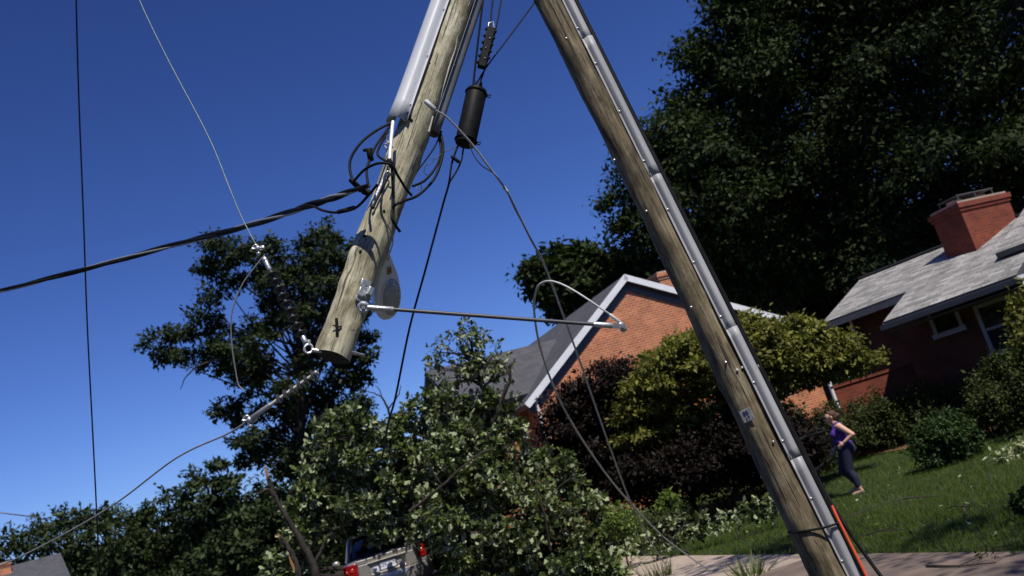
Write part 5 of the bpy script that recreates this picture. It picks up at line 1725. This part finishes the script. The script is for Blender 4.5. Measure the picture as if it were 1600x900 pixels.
# bumper
mb = MB()
bp_ = [(-.90, .35), (-.885, .08), (-.80, -.05), (-.4, -.095), (0, -.105), (.4, -.095), (.80, -.05), (.885, .08), (.90, .35)]
vs, fs = [], []
zz_ = [(.34, .02), (.40, 0), (.54, 0), (.59, .012), (.605, .05)]
for (z, ins_) in zz_:
    for (x, y) in bp_: vs.append((x * (1 - ins_ * .3), y + ins_, z))
for i in range(len(zz_) - 1):
    for k in range(len(bp_) - 1): fs.append((i * 9 + k, i * 9 + k + 1, (i + 1) * 9 + k + 1, (i + 1) * 9 + k))
vs += [(x * .9, max(y, .1) + .05, .605) for x, y in bp_]
for k in range(8): fs.append((36 + k, 37 + k, 46 + k, 45 + k))
mb.add(vs, fs)
mb.build('rear_bumper', MT['carpaint'], car, 50)
for (x, y) in ((-.79, .95), (.79, .95), (-.79, 3.75), (.79, 3.75)):
    MW = Matrix.Translation((x, y, .31)) @ Matrix.Rotation(R(90), 4, 'Y')
    mb = MB(); mb.lathe([(.2, -.10), (.29, -.11), (.315, -.08), (.315, .08), (.29, .11), (.2, .10)], 28, MW)
    wh = mb.build('wheel', MT['black'], car)
    mb = MB(); mb.lathe([(.05, -.09), (.19, -.105), (.2, -.08), (.2, .08), (.19, .105), (.05, .09)], 20, MW); mb.build('rim', MT['galv'], wh)
# side mirror
mb = MB(); mb.ball((-.98, 3.0, 1.02), (.09, .05, .07), 12); mb.ball((.98, 3.0, 1.02), (.09, .05, .07), 12); mb.build('mirrors', MT['carpaint'], car)

# ------------------------------------------------------------------ woman crossing the lawn
fp = G(1346, 770)
toC = math.atan2(fp.x, fp.y)
MPn = Matrix.Translation(fp) @ Matrix.Rotation(-toC, 4, 'Z')
tC = (fp - CAM).dot(FWD)
k = (tC / FPX) * 132 / 1.66                     # metres in her own scale
per = empty('person', M=MPn @ Matrix.Diagonal((k * 1.1, k * 1.1, k, 1)), label='woman in purple tank top and dark capri leggings walking across the lawn', cat='person')
print('person at', tuple(round(x, 2) for x in fp), 'scale %.2f' % k)
def organic(name, mb, mat, vox, smooth=6):
    o = mb.build(name, mat, per, 180)
    rm = o.modifiers.new('remesh', 'REMESH'); rm.mode = 'VOXEL'; rm.voxel_size = vox; rm.use_smooth_shade = True
    sm = o.modifiers.new('smooth', 'SMOOTH'); sm.factor = 0.5; sm.iterations = smooth
    return o
# she faces -x; -y is her left side, towards the camera
hipL, hipR = (.00, -.085, .90), (.0, .085, .90)
kneeL, ankL = (-.075, -.07, .48), (.005, -.055, .09)
kneeR, ankR = (-.17, .08, .50), (-.02, .07, .20)
def torso(mb, g):
    mb.ball((.015, 0, .90), (.155 + g, .185 + g, .15 + g), 18)
    mb.ball((.06, -.06, .87), (.115 + g, .10 + g, .12 + g), 14); mb.ball((.06, .06, .87), (.115 + g, .10 + g, .12 + g), 14)
def chest(mb, g):
    mb.ball((-.01, 0, 1.05), (.13 + g, .165 + g, .15 + g), 18)
    mb.ball((.0, 0, 1.22), (.125 + g, .17 + g, .15 + g), 18)
    mb.ball((-.085, -.07, 1.215), (.076 + g, .078 + g, .085 + g), 14); mb.ball((-.085, .07, 1.215), (.076 + g, .078 + g, .085 + g), 14)
    mb.ball((-.06, 0, 1.08), (.10 + g, .14 + g, .11 + g), 16)
def legs(mb, g, low):
    for h, kn, an in ((hipL, kneeL, ankL), (hipR, kneeR, ankR)):
        mb.cap(h, kn, .115 + g, .070 + g)
        h_, k_, a_ = Vector(h), Vector(kn), Vector(an)
        c_ = k_.lerp(a_, .35) + V3(.02, 0, 0)
        mb.cap(k_, c_, .066 + g, .062 + g)
        mb.cap(c_, k_.lerp(a_, low), .062 + g, (.062 - .024 * (low - .35) / .65) + g)
mb = MB()
torso(mb, 0); chest(mb, 0); legs(mb, 0, 1.0)
mb.ball((.01, 0, 1.36), (.085, .16, .06), 16)                         # shoulders
mb.cap((-.005, 0, 1.36), (-.04, 0, 1.47), .058, .052)                 # neck
mb.ball((-.065, 0, 1.565), (.092, .074, .108), 20)                    # skull
mb.ball((-.10, 0, 1.52), (.062, .055, .072), 16)                      # jaw
mb.cap((-.152, 0, 1.565), (-.178, 0, 1.535), .012, .017, 10)          # nose
mb.ball((-.155, 0, 1.492), (.018, .026, .012), 10)                    # lips
mb.ball((-.145, 0, 1.462), (.024, .026, .02), 10)                     # chin
for s in (-1, 1): mb.ball((-.045, s * .076, 1.555), (.022, .010, .034), 10)
for s, sh, el, wr in ((-1, (.03, -.19, 1.35), (.20, -.25, 1.13), (.02, -.235, 1.03)), (1, (.0, .19, 1.35), (-.02, .26, 1.09), (-.16, .19, .96))):
    mb.ball(sh, (.066, .062, .07), 14)
    mb.cap(sh, el, .060, .046); mb.cap(el, wr, .046, .030)
    W_, D_ = Vector(wr), (Vector(wr) - Vector(el)).normalized()
    pal = W_ + D_ * .055
    mb.ball(pal, (.045, .022, .036), 12, Matrix.Rotation(math.asin(max(-1, min(1, D_.z))), 4, 'Y'))
    for i, (off, ln) in enumerate(((.030, .062), (.011, .072), (-.009, .066), (-.028, .052))):
        u = V3(-D_.z, 0, D_.x) * -1
        f0_ = pal + D_ * .035 + u * off
        f1_ = f0_ + D_ * ln * .5 + V3(0, -s * .008, -.004)
        f2_ = f1_ + D_ * ln * .4 + V3(0, -s * .02, -.016)
        mb.cap(f0_ - D_ * .02, f1_, .0095, .009, 8); mb.cap(f1_, f2_, .009, .0075, 8)
    th = W_ + D_ * .03 + V3(-D_.z, 0, D_.x) * -.034
    mb.cap(th, th + D_ * .035 + V3(-D_.z, 0, D_.x) * -.03, .011, .009, 8)
for an, lift in ((ankL, 0), (ankR, .10)):                             # feet
    a_ = Vector(an)
    mb.cap(a_, a_ + V3(.018, 0, -.045), .036, .034)
    mb.cap(a_ + V3(.02, 0, -.055), a_ + V3(-.09, 0, -.062 - lift * .4), .034, .030); mb.cap(a_ + V3(-.09, 0, -.064 - lift * .4), a_ + V3(-.15, 0, -.068 - lift * .8), .029, .020)
organic('body', mb, MT['skin'], .0075, 5)
mb = MB(); torso(mb, .014); legs(mb, .013, .80)
organic('leggings', mb, MT['navy'], .011, 4)
mb = MB(); chest(mb, .015)
mb.ball((.015, 0, .98), (.15, .182, .09), 18)
for s in (-1, 1):
    mb.tube(catmull([(-.11, s * .075, 1.27), (-.075, s * .085, 1.36), (-.01, s * .09, 1.425), (.06, s * .08, 1.39), (.10, s * .06, 1.3)], 5), .022, 8)
organic('tank_top', mb, MT['purple'], .011, 3)
mb = MB()
mb.ball((-.022, 0, 1.605), (.090, .083, .092), 18); mb.ball((.0, 0, 1.555), (.075, .075, .085), 16); mb.ball((.065, 0, 1.56), (.05, .05, .055), 14)
mb.cap((-.085, -.03, 1.665), (-.085, .03, 1.665), .028, .028)
hr = organic('hair', mb, MT['hair'], .011, 3)
mb = MB()
for s in (-1, 1):
    mb.ball((-.158, s * .032, 1.572), (.010, .030, .022), 12)
    mb.tube([(-.15, s * .06, 1.578), (-.10, s * .080, 1.576), (-.045, s * .082, 1.574)], .005, 6)
mb.tube([(-.165, -.02, 1.576), (-.168, 0, 1.578), (-.165, .02, 1.576)], .005, 6)
mb.build('sunglasses', MT['black'], per)
for an, lift in ((ankL, 0), (ankR, .10)):
    a_ = Vector(an)
    mb = MB()
    mb.cap(a_ + V3(.03, 0, -.076), a_ + V3(-.09, 0, -.078 - lift * .45), .024, .026)
    mb.cap(a_ + V3(-.09, 0, -.078 - lift * .45), a_ + V3(-.155, 0, -.078 - lift * .85), .026, .018)
    mb.v = [(x, y, max(z, a_.z - .088 - lift)) for x, y, z in mb.v]
    mb.build('sandal', MT['stonewhite'], per, 60)
